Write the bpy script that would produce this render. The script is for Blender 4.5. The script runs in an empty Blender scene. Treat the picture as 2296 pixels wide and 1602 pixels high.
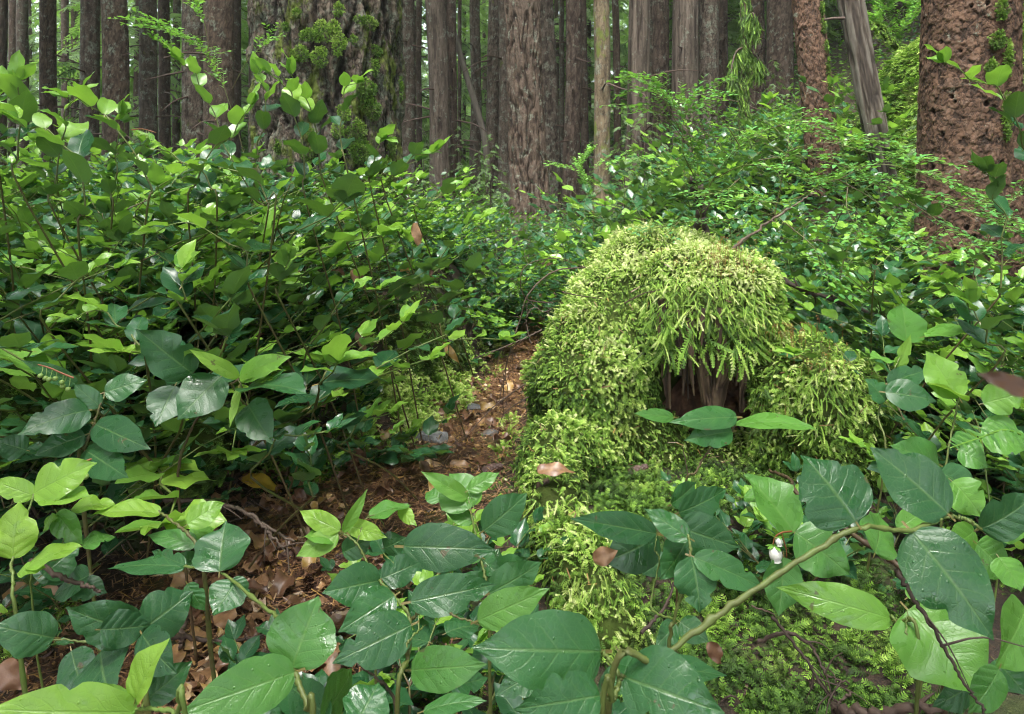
import bpy, math
import numpy as np

HAZE = .0012
SC = bpy.context.scene
COL = SC.collection
# ------------------------------------------------------------------ camera model
F, CX, HZ, EYE = 1530.0, 1148.0, 420.0, 0.85      # focal length, principal column, horizon row (in 2296-wide pixels), eye height
def P(u, v, Y):
    return np.array([(u - CX) / F * Y, Y, EYE - (v - HZ) / F * Y])
def proj(p):
    p = np.asarray(p, float)
    return CX + p[..., 0] / p[..., 1] * F, HZ + (EYE - p[..., 2]) / p[..., 1] * F
def unit(a):
    a = np.asarray(a, float)
    return a / (np.linalg.norm(a, axis=-1, keepdims=True) + 1e-12)
def sstep(a, b, x):
    t = np.clip((np.asarray(x, float) - a) / (b - a), 0, 1)
    return t * t * (3 - 2 * t)

# ------------------------------------------------------------------ numpy noise
def _hash(ix, iy, iz, seed):
    n = (ix * 374761393 + iy * 668265263 + iz * 2147483647 + seed * 974634777) & 0x7fffffff
    n = ((n ^ (n >> 13)) * 1274126177) & 0x7fffffff
    n = n ^ (n >> 16)
    return (n & 0xffff) / 65535.0
def vnoise(p, seed=0):
    p = np.asarray(p, float)
    i = np.floor(p).astype(np.int64); f = p - i
    f = f * f * (3 - 2 * f)
    r = 0
    for dx in (0, 1):
        for dy in (0, 1):
            for dz in (0, 1):
                w = (f[:, 0] if dx else 1 - f[:, 0]) * (f[:, 1] if dy else 1 - f[:, 1]) * (f[:, 2] if dz else 1 - f[:, 2])
                r = r + w * _hash(i[:, 0] + dx, i[:, 1] + dy, i[:, 2] + dz, seed)
    return r
def fbm(p, seed=0, oct=3):
    p = np.asarray(p, float); a, s, t = 0.5, 0, 0
    for o in range(oct):
        s = s + a * vnoise(p * 2 ** o, seed + 7 * o); t += a; a *= .5
    return s / t

# ------------------------------------------------------------------ mesh builder
class MB:
    def __init__(self):
        self.V, self.Q, self.T, self.UV, self.C, self.n = [], [], [], [], [], 0
    def add(self, V, Q=None, T=None, UV=None, tint=0.5):
        V = np.asarray(V, float).reshape(-1, 3); n = len(V)
        if Q is not None and len(Q): self.Q.append(np.asarray(Q, int).reshape(-1, 4) + self.n)
        if T is not None and len(T): self.T.append(np.asarray(T, int).reshape(-1, 3) + self.n)
        self.V.append(V)
        self.UV.append(np.zeros((n, 2)) if UV is None else np.asarray(UV, float).reshape(-1, 2))
        self.C.append(np.broadcast_to(np.asarray(tint, float), (n,)))
        self.n += n
    def inst(self, tpl, M, O, tint):
        """tpl=(V,Q,UV[,tipmask]); M (k,3,3) columns = axes; O (k,3); tint (k,) or (k,n)"""
        V, Q, UV = tpl[:3]; k = len(O); n = len(V)
        if k == 0: return
        W = np.einsum('kij,nj->kni', M, V) + O[:, None, :]
        QQ = (Q[None] + (np.arange(k) * n)[:, None, None]).reshape(-1, 4)
        t = np.asarray(tint, float)
        if t.ndim == 1: t = np.repeat(t[:, None], n, 1)
        self.add(W.reshape(-1, 3), QQ, None, np.tile(UV, (k, 1)), t.reshape(-1))
    def mesh(self, name, mat, off=(0, 0, 0), smooth=True):
        V = np.concatenate(self.V) - np.asarray(off, float)
        Q = np.concatenate(self.Q) if self.Q else np.zeros((0, 4), int)
        T = np.concatenate(self.T) if self.T else np.zeros((0, 3), int)
        me = bpy.data.meshes.new(name)
        me.vertices.add(len(V)); me.vertices.foreach_set('co', V.astype(np.float32).ravel())
        loops = np.concatenate([Q.ravel(), T.ravel()]).astype(np.int32)
        me.loops.add(len(loops)); me.loops.foreach_set('vertex_index', loops)
        np_ = len(Q) + len(T)
        me.polygons.add(np_)
        st = np.concatenate([np.arange(len(Q)) * 4, len(Q) * 4 + np.arange(len(T)) * 3]).astype(np.int32)
        me.polygons.foreach_set('loop_start', st)
        if smooth: me.polygons.foreach_set('use_smooth', np.ones(np_, bool))
        me.update(calc_edges=True); me.validate()
        a = me.attributes.new('tint', 'FLOAT', 'POINT'); a.data.foreach_set('value', np.concatenate(self.C).astype(np.float32))
        uv = np.concatenate(self.UV); uv3 = np.zeros((len(uv), 3), np.float32); uv3[:, :2] = uv
        a = me.attributes.new('leafuv', 'FLOAT_VECTOR', 'POINT'); a.data.foreach_set('vector', uv3.ravel())
        if mat: me.materials.append(mat)
        return me
    def build(self, name, mat, parent=None, loc=None, smooth=True):
        off = np.array(parent.location) if parent is not None else (np.asarray(loc, float) if loc is not None else np.zeros(3))
        if parent is not None and parent.parent is not None: off = off + np.array(parent.parent.location)
        o = bpy.data.objects.new(name, self.mesh(name, mat, off, smooth)); COL.objects.link(o)
        if parent is not None: o.parent = parent
        elif loc is not None: o.location = loc
        return o

def tag(o, label=None, cat=None, group=None, kind=None):
    if label: o['label'] = label
    if cat: o['category'] = cat
    if group: o['group'] = group
    if kind: o['kind'] = kind
    return o
def thing(name, label, cat, loc, group=None):
    o = bpy.data.objects.new(name, None); o.empty_display_size = .05; COL.objects.link(o)
    o.location = [float(c) for c in loc]
    return tag(o, label, cat, group)
def copy_tree(o, parent=None):
    c = o.copy(); COL.objects.link(c)
    if parent is not None: c.parent = parent
    for ch in KIDS.get(o.name, []): copy_tree(ch, c)
    return c
KIDS = {}
def note_kids(o, *ch): KIDS[o.name] = list(ch)

def smooth_path(pts, n):
    """Catmull-Rom resample of points (k,3+) to n samples"""
    pts = np.asarray(pts, float); k = len(pts)
    if k == 2:
        t = np.linspace(0, 1, n)[:, None]; return pts[0] * (1 - t) + pts[1] * t
    e = np.vstack([2 * pts[0] - pts[1], pts, 2 * pts[-1] - pts[-2]])
    s = np.linspace(0, k - 1 - 1e-6, n); i = s.astype(int); f = (s - i)[:, None]
    p0, p1, p2, p3 = e[i], e[i + 1], e[i + 2], e[i + 3]
    return .5 * (2 * p1 + (p2 - p0) * f + (2 * p0 - 5 * p1 + 4 * p2 - p3) * f ** 2 + (3 * p1 - p0 - 3 * p2 + p3) * f ** 3)
def tube(mb, pts, rad, seg=6, tint=.5, cap=True):
    pts = np.asarray(pts, float); n = len(pts)
    rad = np.broadcast_to(np.asarray(rad, float), (n,))
    t = unit(np.gradient(pts, axis=0))
    ref = np.array([0, 0, 1.]) if abs(t[0][2]) < .9 else np.array([1., 0, 0])
    a = unit(np.cross(t, ref)); b = np.cross(t, a)
    th = np.linspace(0, 2 * np.pi, seg, endpoint=False)
    V = pts[:, None] + rad[:, None, None] * (np.cos(th)[None, :, None] * a[:, None] + np.sin(th)[None, :, None] * b[:, None])
    i, j = np.meshgrid(np.arange(n - 1), np.arange(seg), indexing='ij'); j2 = (j + 1) % seg
    Q = np.stack([i * seg + j, i * seg + j2, (i + 1) * seg + j2, (i + 1) * seg + j], -1).reshape(-1, 4)
    UV = np.stack([np.repeat(np.linspace(0, 1, n), seg), np.tile(th / 6.283, n)], -1)
    T = None
    VV = V.reshape(-1, 3)
    if cap:
        VV = np.vstack([VV, pts[-1] + t[-1] * rad[-1] * .6]); UV = np.vstack([UV, [1, 0]])
        jj = np.arange(seg); T = np.stack([(n - 1) * seg + jj, (n - 1) * seg + (jj + 1) % seg, np.full(seg, n * seg)], -1)
    tt = tint if np.ndim(tint) == 0 else np.concatenate([np.repeat(tint, seg), [tint[-1]] if cap else []])
    mb.add(VV, Q, T, UV, tt)

# ------------------------------------------------------------------ node materials
def newmat(name):
    m = bpy.data.materials.new(name); m.use_nodes = True
    nt = m.node_tree; nt.nodes.clear()
    return m, NT(nt)
class NT:
    def __init__(s, nt): s.t = nt
    def n(s, typ, **kw):
        nd = s.t.nodes.new(typ)
        for k, v in kw.items():
            if k.startswith('i_'): nd.inputs[k[2:].replace('_', ' ')].default_value = v
            else: setattr(nd, k, v)
        return nd
    def l(s, a, b): s.t.links.new(a, b)
    def put(s, sock, v):
        if hasattr(v, 'is_output'): s.l(v, sock)
        else: sock.default_value = v
    def math(s, op, a, b=None, c=None, clamp=False):
        nd = s.n('ShaderNodeMath', operation=op, use_clamp=clamp)
        for k, x in enumerate((a, b, c)):
            if x is not None: s.put(nd.inputs[k], x)
        return nd.outputs[0]
    def mix(s, f, a, b):
        nd = s.n('ShaderNodeMix', data_type='RGBA'); s.put(nd.inputs[0], f)
        for k, x in ((6, a), (7, b)):
            s.put(nd.inputs[k], x if hasattr(x, 'is_output') else (*x, 1))
        return nd.outputs[2]
    def noise(s, vec, scale, detail=3, rough=.55, dist=0):
        nd = s.n('ShaderNodeTexNoise'); s.l(vec, nd.inputs['Vector'])
        nd.inputs['Scale'].default_value = scale; nd.inputs['Detail'].default_value = detail
        nd.inputs['Roughness'].default_value = rough; nd.inputs['Distortion'].default_value = dist
        return nd.outputs['Fac']
    def rng(s, v, a, b, c=0, d=1):
        nd = s.n('ShaderNodeMapRange', clamp=True, interpolation_type='SMOOTHSTEP'); s.put(nd.inputs[0], v)
        for k, x in enumerate((a, b, c, d)): nd.inputs[k + 1].default_value = x
        return nd.outputs[0]
    def ramp(s, f, stops):
        nd = s.n('ShaderNodeValToRGB'); s.l(f, nd.inputs[0]); e = nd.color_ramp.elements
        while len(e) < len(stops): e.new(.5)
        for k, (p, c) in enumerate(stops): e[k].position = p; e[k].color = (*c, 1)
        return nd.outputs[0]
    def map(s, vec, sc):
        nd = s.n('ShaderNodeMapping'); s.l(vec, nd.inputs[0]); nd.inputs['Scale'].default_value = sc
        return nd.outputs[0]
    def bump(s, h, strength, dist, nrm=None):
        nd = s.n('ShaderNodeBump'); s.l(h, nd.inputs['Height']); nd.inputs['Strength'].default_value = strength
        nd.inputs['Distance'].default_value = dist
        if nrm: s.l(nrm, nd.inputs['Normal'])
        return nd.outputs[0]
    def out(s, sh):
        o = s.n('ShaderNodeOutputMaterial'); s.l(sh, o.inputs[0])

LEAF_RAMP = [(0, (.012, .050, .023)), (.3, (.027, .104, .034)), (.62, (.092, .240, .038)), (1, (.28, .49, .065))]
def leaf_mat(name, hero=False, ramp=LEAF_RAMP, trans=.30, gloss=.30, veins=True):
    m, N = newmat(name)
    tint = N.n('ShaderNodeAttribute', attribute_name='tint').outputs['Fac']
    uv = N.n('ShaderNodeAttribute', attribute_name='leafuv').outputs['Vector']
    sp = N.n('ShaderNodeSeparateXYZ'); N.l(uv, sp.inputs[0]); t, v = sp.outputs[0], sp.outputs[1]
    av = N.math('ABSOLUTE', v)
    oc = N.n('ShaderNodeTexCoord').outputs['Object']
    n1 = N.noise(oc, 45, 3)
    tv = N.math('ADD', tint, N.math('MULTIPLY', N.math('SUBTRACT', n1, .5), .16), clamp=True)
    col = N.ramp(tv, ramp)
    nrm = None
    rough = gloss
    if veins:
        mid = N.rng(av, .015, .07, 1, 0)
        ph = N.math('MULTIPLY', N.math('SUBTRACT', t, N.math('MULTIPLY', av, .24)), 36.0)
        lat = N.rng(N.math('SINE', N.math('ADD', ph, N.math('MULTIPLY', n1, 2.2))), .90, 1.0, 0, 1)
        lat = N.math('MULTIPLY', lat, N.rng(t, .02, .12, 0, 1))
        vein = N.math('MAXIMUM', mid, N.math('MULTIPLY', lat, N.rng(av, .1, .95, .5, .12)))
        pale = N.mix(.5, col, (.22, .34, .10))
        col = N.mix(N.math('MULTIPLY', vein, .42), col, pale)
        # petiole
        col = N.mix(N.rng(t, -.02, .015, 1, 0), col, (.20, .15, .05))
        if hero:
            sm = N.noise(oc, 210, 4, .6)
            rt = N.n('ShaderNodeTexVoronoi', feature='DISTANCE_TO_EDGE'); N.l(oc, rt.inputs['Vector']); rt.inputs['Scale'].default_value = 230
            ret = N.rng(rt.outputs['Distance'], .0, .14, 1, 0)
            quilt = N.math('MULTIPLY', N.math('SINE', N.math('ADD', ph, 1.57)), 0.0)
            h = N.math('ADD', N.math('ADD', N.math('MULTIPLY', vein, -1.1), N.math('MULTIPLY', ret, -.22)), N.math('ADD', quilt, N.math('MULTIPLY', sm, .35)))
            h = N.math('ADD', h, N.math('MULTIPLY', N.math('COSINE', ph), -.35))
            bl = N.rng(N.noise(oc, 33, 4, .7), .665, .69, 0, 1)
            col = N.mix(N.math('MULTIPLY', bl, .85), col, (.085, .055, .03))
            wet = N.rng(N.noise(oc, 34, 2, .5, .4), .58, .64, 0, 1)
            rough = N.math('MULTIPLY_ADD', wet, -.24, .37)
            col = N.mix(N.math('MULTIPLY', wet, .3), col, N.mix(.5, col, (.01, .06, .01)))
            col = N.mix(N.math('MULTIPLY', ret, .10), col, pale)
            nrm = N.bump(h, .34, .0012)
            vo = N.n('ShaderNodeTexVoronoi', feature='F1'); N.l(oc, vo.inputs['Vector']); vo.inputs['Scale'].default_value = 270
            vo.inputs['Randomness'].default_value = 1
            csep = N.n('ShaderNodeSeparateColor'); N.l(vo.outputs['Color'], csep.inputs[0])
            pick = N.math('GREATER_THAN', csep.outputs[0], .92)
            drop = N.math('MULTIPLY', N.rng(vo.outputs['Distance'], .12, .34, 1, 0), pick)
            rough = N.math('SUBTRACT', rough, N.math('MULTIPLY', drop, .3), clamp=True)
            nrm = N.bump(drop, .5, .001, nrm)
        else:
            h = N.math('MULTIPLY', vein, -1.0)
            nrm = N.bump(N.math('ADD', h, N.math('MULTIPLY', n1, .8)), .45, .0012)
            bl = N.rng(N.noise(oc, 21, 4, .7), .735, .77, 0, 1)
            col = N.mix(N.math('MULTIPLY', bl, .8), col, (.11, .07, .03))
            wet = N.rng(N.noise(oc, 17, 2), .52, .62, 0, 1)
            rough = N.math('MULTIPLY_ADD', wet, -.18, .32)
    back = N.n('ShaderNodeNewGeometry').outputs['Backfacing']
    cb = N.mix(.55, col, (.15, .26, .075))
    cc = N.mix(back, col, cb)
    pr = N.n('ShaderNodeBsdfPrincipled'); N.l(cc, pr.inputs['Base Color'])
    N.put(pr.inputs['Roughness'], N.math('MAXIMUM', rough if hasattr(rough, 'is_output') else float(rough), N.math('MULTIPLY', back, .6)))
    pr.inputs['IOR'].default_value = 1.5
    if nrm: N.l(nrm, pr.inputs['Normal'])
    tr = N.n('ShaderNodeBsdfTranslucent'); N.l(N.mix(.5, col, (.25, .5, .03)), tr.inputs[0])
    mx = N.n('ShaderNodeMixShader'); N.l(N.math('MULTIPLY_ADD', tint, trans * 1.1, trans * .35), mx.inputs[0])
    N.l(pr.outputs[0], mx.inputs[1]); N.l(tr.outputs[0], mx.inputs[2]); N.out(mx.outputs[0])
    return m
def plain(name, ramp, scale=30, rough=.8, bump=.5, dist=.004, trans=0, detail=4, spec=.5, vs=(1, 1, 1)):
    """tint attribute + object noise through one colour ramp"""
    m, N = newmat(name)
    tint = N.n('ShaderNodeAttribute', attribute_name='tint').outputs['Fac']
    oc = N.n('ShaderNodeTexCoord').outputs['Object']
    n1 = N.noise(N.map(oc, vs), scale, detail, .6)
    f = N.math('ADD', tint, N.math('MULTIPLY', N.math('SUBTRACT', n1, .5), .7), clamp=True)
    col = N.ramp(f, ramp)
    pr = N.n('ShaderNodeBsdfPrincipled'); N.l(col, pr.inputs['Base Color']); pr.inputs['Roughness'].default_value = rough
    pr.inputs['Specular IOR Level'].default_value = spec
    if bump: N.l(N.bump(n1, bump, dist), pr.inputs['Normal'])
    sh = pr.outputs[0]
    if trans:
        tr = N.n('ShaderNodeBsdfTranslucent'); N.l(col, tr.inputs[0])
        mx = N.n('ShaderNodeMixShader'); mx.inputs[0].default_value = trans
        N.l(sh, mx.inputs[1]); N.l(tr.outputs[0], mx.inputs[2]); sh = mx.outputs[0]
    N.out(sh); return m
def bark_mat(name, dark, light, lichen=.3, moss=.0, fis=(.02, .013, .01), sc=1.0, bump=.7, vz=.16, lc=(.20, .235, .185)):
    m, N = newmat(name)
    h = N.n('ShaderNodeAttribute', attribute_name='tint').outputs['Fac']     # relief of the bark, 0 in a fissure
    tc = N.n('ShaderNodeTexCoord').outputs['Object']
    rnd = N.n('ShaderNodeObjectInfo').outputs['Random']
    off = N.n('ShaderNodeVectorMath', operation='ADD'); N.l(tc, off.inputs[0])
    cb = N.n('ShaderNodeCombineXYZ'); N.l(N.math('MULTIPLY', rnd, 37.0), cb.inputs[2]); N.l(cb.outputs[0], off.inputs[1]); oc = off.outputs[0]
    st = N.map(oc, (1, 1, vz))
    fine = N.noise(st, 60 * sc, 5, .7)
    med = N.noise(st, 16 * sc, 4, .6, .3)
    crack = N.rng(N.math('ABSOLUTE', N.math('SUBTRACT', N.noise(st, 24 * sc, 3, .6, .5), .5)), .0, .055, 0, 1)
    col = N.mix(N.rng(med, .3, .7), dark, light)
    col = N.mix(N.rng(fine, .35, .75, 0, .65), col, N.mix(.55, col, (light[0] * 1.5, light[1] * 1.45, light[2] * 1.4)))
    if lichen:
        lm = N.rng(N.noise(oc, 9 * sc, 6, .75), .62 - .22 * lichen, .68 - .16 * lichen, 0, .75)
        col = N.mix(N.math('MULTIPLY', lm, N.rng(fine, .3, .55)), col, lc)
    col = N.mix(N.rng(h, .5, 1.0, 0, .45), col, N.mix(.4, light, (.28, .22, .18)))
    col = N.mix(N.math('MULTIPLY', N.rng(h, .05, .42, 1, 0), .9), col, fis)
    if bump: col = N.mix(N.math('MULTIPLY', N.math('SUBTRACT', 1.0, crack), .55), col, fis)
    if moss:
        mm = N.rng(N.noise(N.map(oc, (1, 1, .5)), 5, 5, .7), .66 - .3 * moss, .76 - .3 * moss, 0, .9)
        col = N.mix(mm, col, N.mix(fine, (.05, .075, .012), (.15, .19, .03)))
    pr = N.n('ShaderNodeBsdfPrincipled'); N.l(col, pr.inputs['Base Color']); pr.inputs['Roughness'].default_value = .85
    pr.inputs['Specular IOR Level'].default_value = .25
    hh = N.math('ADD', N.math('MULTIPLY', crack, 1.0 if bump else 0), N.math('MULTIPLY', fine, .6))
    N.l(N.bump(hh, max(bump, .35), .012), pr.inputs['Normal'])
    N.out(pr.outputs[0]); return m

M = {}
M['leaf'] = leaf_mat('salal_leaf')
M['hleaf'] = leaf_mat('salal_leaf_wet', hero=True, ramp=[(0, (.015, .066, .023)), (.3, (.034, .128, .036)), (.62, (.105, .27, .040)), (1, (.29, .49, .055))])
M['fineleaf'] = leaf_mat('huckleberry_leaf', ramp=[(0, (.045, .16, .055)), (.5, (.10, .30, .075)), (1, (.22, .46, .07))], veins=False, gloss=.3, trans=.3)
M['needle'] = leaf_mat('conifer_needles', ramp=[(0, (.045, .09, .042)), (.5, (.105, .185, .072)), (1, (.21, .32, .11))], veins=False, gloss=.6, trans=.5)
M['stem'] = plain('green_brown_stem', [(0, (.03, .017, .010)), (.3, (.07, .042, .018)), (.5, (.09, .105, .024)), (1, (.13, .21, .04))], 60, .55, .3, .001)
M['twig'] = plain('dead_twig_bark', [(0, (.02, .013, .010)), (.5, (.075, .045, .032)), (1, (.20, .16, .12))], 80, .75, .5, .001)
M['moss'] = plain('moss_shoots', [(0, (.014, .034, .007)), (.35, (.055, .125, .014)), (.62, (.20, .36, .035)), (.82, (.42, .57, .10)), (1, (.62, .70, .27))], 12, .7, 0, trans=.25, spec=.3)
m, N = newmat('moss_shoots')
tint = N.n('ShaderNodeAttribute', attribute_name='tint').outputs['Fac']; oc = N.n('ShaderNodeTexCoord').outputs['Object']
f = N.math('ADD', tint, N.math('MULTIPLY', N.math('SUBTRACT', N.noise(oc, 14, 4, .6), .5), .6), clamp=True)
col = N.ramp(f, [(0, (.016, .032, .008)), (.35, (.058, .130, .016)), (.62, (.19, .350, .040)), (.82, (.40, .56, .11)), (1, (.64, .69, .32))])
st = N.rng(N.noise(oc, 6, 4, .65),   .52, .66, 0, .28); col = N.mix(st, col, N.ramp(f, [(0, (.035, .03, .010)), (.4, (.13, .125, .03)), (.75, (.40, .40, .13)), (1, (.62, .60, .32))]))
pr = N.n('ShaderNodeBsdfPrincipled'); N.l(col, pr.inputs['Base Color']); pr.inputs['Roughness'].default_value = .7; pr.inputs['Specular IOR Level'].default_value = .35
tr = N.n('ShaderNodeBsdfTranslucent'); N.l(col, tr.inputs[0]); mx = N.n('ShaderNodeMixShader'); mx.inputs[0].default_value = .22
N.l(pr.outputs[0], mx.inputs[1]); N.l(tr.outputs[0], mx.inputs[2]); N.out(mx.outputs[0]); M['moss'] = m
M['mossbed'] = plain('moss_bed', [(0, (.018, .02, .007)), (.5, (.04, .06, .012)), (1, (.10, .13, .025))], 40, .95, .8, .01, spec=.1)
M['wood'] = plain('rotten_wood', [(0, (.018, .010, .006)), (.5, (.085, .05, .03)), (1, (.22, .15, .09))], 34, .8, .8, .004, vs=(1, 1, .12))
M['redrot'] = plain('red_rot', [(0, (.025, .012, .007)), (.5, (.10, .048, .026)), (1, (.24, .13, .07))], 60, .9, .9, .006)
M['greywood'] = plain('weathered_wood', [(0, (.016, .011, .008)), (.5, (.052, .038, .028)), (1, (.14, .125, .105))], 30, .85, .9, .006, vs=(1, 1, .14))
M['litter'] = plain('dry_leaf', [(0, (.055, .026, .016)), (.35, (.155, .078, .042)), (.6, (.30, .17, .085)), (.8, (.34, .21, .05)), (1, (.42, .31, .22))], 45, .38, .5, .002, trans=.08)
M['yellow'] = plain('yellowing_leaf', [(0, (.20, .12, .02)), (.5, (.48, .32, .03)), (1, (.55, .47, .08))], 45, .45, .4, .002, trans=.15)
M['rock'] = plain('granite', [(0, (.03, .03, .03)), (.4, (.13, .13, .13)), (.7, (.26, .26, .265)), (1, (.46, .46, .46))], 160, .85, .6, .004)
M['cone'] = plain('cone_scales', [(0, (.018, .009, .007)), (.6, (.065, .03, .02)), (1, (.15, .08, .05))], 60, .6, .5, .002)
M['petal'] = plain('white_petal', [(0, (.55, .45, .40)), (.4, (.78, .76, .70)), (1, (.85, .84, .80))], 60, .45, 0, trans=.2)
M['capsule'] = plain('moss_stalk', [(0, (.10, .025, .008)), (.5, (.21, .065, .02)), (1, (.38, .24, .06))], 30, .5, 0)
M['berry'] = plain('green_berry', [(0, (.12, .2, .04)), (1, (.25, .36, .09))], 30, .4, 0)
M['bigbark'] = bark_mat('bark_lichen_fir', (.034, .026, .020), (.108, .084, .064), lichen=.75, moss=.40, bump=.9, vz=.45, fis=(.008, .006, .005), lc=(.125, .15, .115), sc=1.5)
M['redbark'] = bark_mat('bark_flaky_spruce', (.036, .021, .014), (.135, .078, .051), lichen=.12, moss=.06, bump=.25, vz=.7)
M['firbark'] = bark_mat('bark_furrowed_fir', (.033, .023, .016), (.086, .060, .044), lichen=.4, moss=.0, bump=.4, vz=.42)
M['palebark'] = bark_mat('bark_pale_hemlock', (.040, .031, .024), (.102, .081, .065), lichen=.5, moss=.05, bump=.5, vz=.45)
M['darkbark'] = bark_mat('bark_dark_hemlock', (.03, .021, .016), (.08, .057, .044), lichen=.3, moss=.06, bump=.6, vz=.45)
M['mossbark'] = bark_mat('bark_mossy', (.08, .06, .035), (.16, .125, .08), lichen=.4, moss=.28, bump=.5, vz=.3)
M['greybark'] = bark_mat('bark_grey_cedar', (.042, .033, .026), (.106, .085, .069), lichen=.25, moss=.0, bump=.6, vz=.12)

# ------------------------------------------------------------------ ground
PY = np.array([-2, .6, 1.26, 1.48, 2.06, 2.45, 3.0, 3.6, 4.8, 6, 8, 11.]); PX = np.array([-.8, -.66, -.56, -.51, -.26, -.12, -.01, .05, .18, .32, .6, 1.0])
PW = np.array([.2, .24, .27, .27, .23, .125, .075, .085, .085, .09, .08, .03])
def path_x(y): return np.interp(y, PY, PX)
def path_w(y): return np.interp(y, PY, PW)
def ground(x, y):
    x = np.asarray(x, float); y = np.asarray(y, float)
    z = np.interp(y, [0, 2.5, 5, 10, 20, 40, 80, 130], [0, 0, .05, .33, .8, 1.6, 4.5, 14])
    d = path_x(y) - path_w(y) - x
    hb = np.interp(y, [0, 1.2, 1.7, 2.3, 3, 4.6, 7, 12, 20], [.0, .03, .10, .32, .42, .45, .25, .08, 0])
    z = z + hb * sstep(.02, .42, d)
    e = x - path_x(y) - path_w(y)
    z = z + .16 * sstep(.9, 2.2, e) * sstep(2.0, 3.4, y)
    z = z + .50 * np.maximum(0, x - 1.2) * sstep(3.8, 8, y) * np.clip(1 - (x - 12) / 60, .3, 1)
    p = np.stack([x.ravel() * 1.7, y.ravel() * 1.7, 0 * x.ravel()], -1)
    z = z + .05 * (fbm(p, 3, 3) - .5).reshape(x.shape) * sstep(.12, .5, np.abs(x - path_x(y)))
    return z
def g1(x, y): return float(ground(np.array([x]), np.array([y]))[0])
def ground_hit(u, v):
    ys = np.geomspace(.45, 40, 900); p = np.stack([(u - CX) / F * ys, ys, EYE - (v - HZ) / F * ys], -1)
    below = p[:, 2] <= ground(p[:, 0], p[:, 1])
    i = int(np.argmax(below)) if below.any() else len(ys) - 1
    return p[i]

m, N = newmat('humus')
oc = N.n('ShaderNodeTexCoord').outputs['Object']
a, b, c = N.noise(oc, 5, 4), N.noise(oc, 60, 5, .7), N.noise(oc, 170, 3, .7)
col = N.mix(N.rng(b, .35, .7), (.018, .012, .008), (.062, .034, .02))
col = N.mix(N.rng(c, .58, .72, 0, .7), col, (.12, .06, .032))
col = N.mix(N.rng(a, .52, .64, 0, .85), col, N.mix(b, (.02, .032, .008), (.085, .115, .022)))
pr = N.n('ShaderNodeBsdfPrincipled'); N.l(col, pr.inputs['Base Color']); pr.inputs['Roughness'].default_value = .8
N.l(N.bump(N.math('ADD', b, N.math('MULTIPLY', c, .5)), .9, .02), pr.inputs['Normal']); N.out(pr.outputs[0]); M['humus'] = m
m, N = newmat('path_litter')
oc = N.n('ShaderNodeTexCoord').outputs['Object']
b, c, d = N.noise(oc, 26, 5, .7), N.noise(oc, 150, 4, .75), N.noise(oc, 7, 3)
col = N.mix(N.rng(b, .35, .68), (.026, .012, .008), (.095, .038, .021))
col = N.mix(N.rng(c, .54, .70, 0, .85), col, (.20, .080, .040))
col = N.mix(N.rng(d, .56, .68, 0, .7), col, (.06, .085, .02))
pr = N.n('ShaderNodeBsdfPrincipled'); N.l(col, pr.inputs['Base Color']); pr.inputs['Roughness'].default_value = .5
N.l(N.bump(N.math('ADD', b, c), .9, .012), pr.inputs['Normal']); N.out(pr.outputs[0]); M['path'] = m

def grid_mesh(X, Yy, Z, mat, name, flip=False):
    a, b = X.shape; idx = np.arange(a * b).reshape(a, b)
    Q = np.stack([idx[:-1, :-1], idx[:-1, 1:], idx[1:, 1:], idx[1:, :-1]], -1).reshape(-1, 4)
    mb = MB(); mb.add(np.stack([X, Yy, Z], -1).reshape(-1, 3), Q); return mb.build(name, mat)
s = np.linspace(-1, 1, 300); gx = np.sinh(s * 5.2) / np.sinh(5.2) * 130
gy = np.concatenate([np.linspace(-4, .4, 14), np.geomspace(.45, 150, 260)])
X, Yg = np.meshgrid(gx, gy, indexing='xy')
tag(grid_mesh(X, Yg, ground(X, Yg), M['humus'], 'forest_floor'), 'dark humus forest floor rolling away under the shrubs', 'ground', kind='structure')
yy = np.linspace(.1, 10.5, 300); ss = np.linspace(-1, 1, 15)
wob = np.stack([path_w(yy) * (1.0 + .5 * (fbm(np.stack([yy * 4, 0 * yy + k, 0 * yy], -1), 9, 3) - .5)) for k in (0, 9)], -1)
XX = path_x(yy)[:, None] + np.where(ss[None] < 0, ss[None] * wob[:, :1], ss[None] * wob[:, 1:])
YY = np.repeat(yy[:, None], 15, 1)
ZZ = ground(XX, YY) + .004 + .008 * (1 - np.abs(ss[None]) ** 4)
tag(grid_mesh(XX, YY, ZZ, M['path'], 'path'), 'narrow forest path covered in reddish brown needles', 'path', kind='structure')

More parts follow.
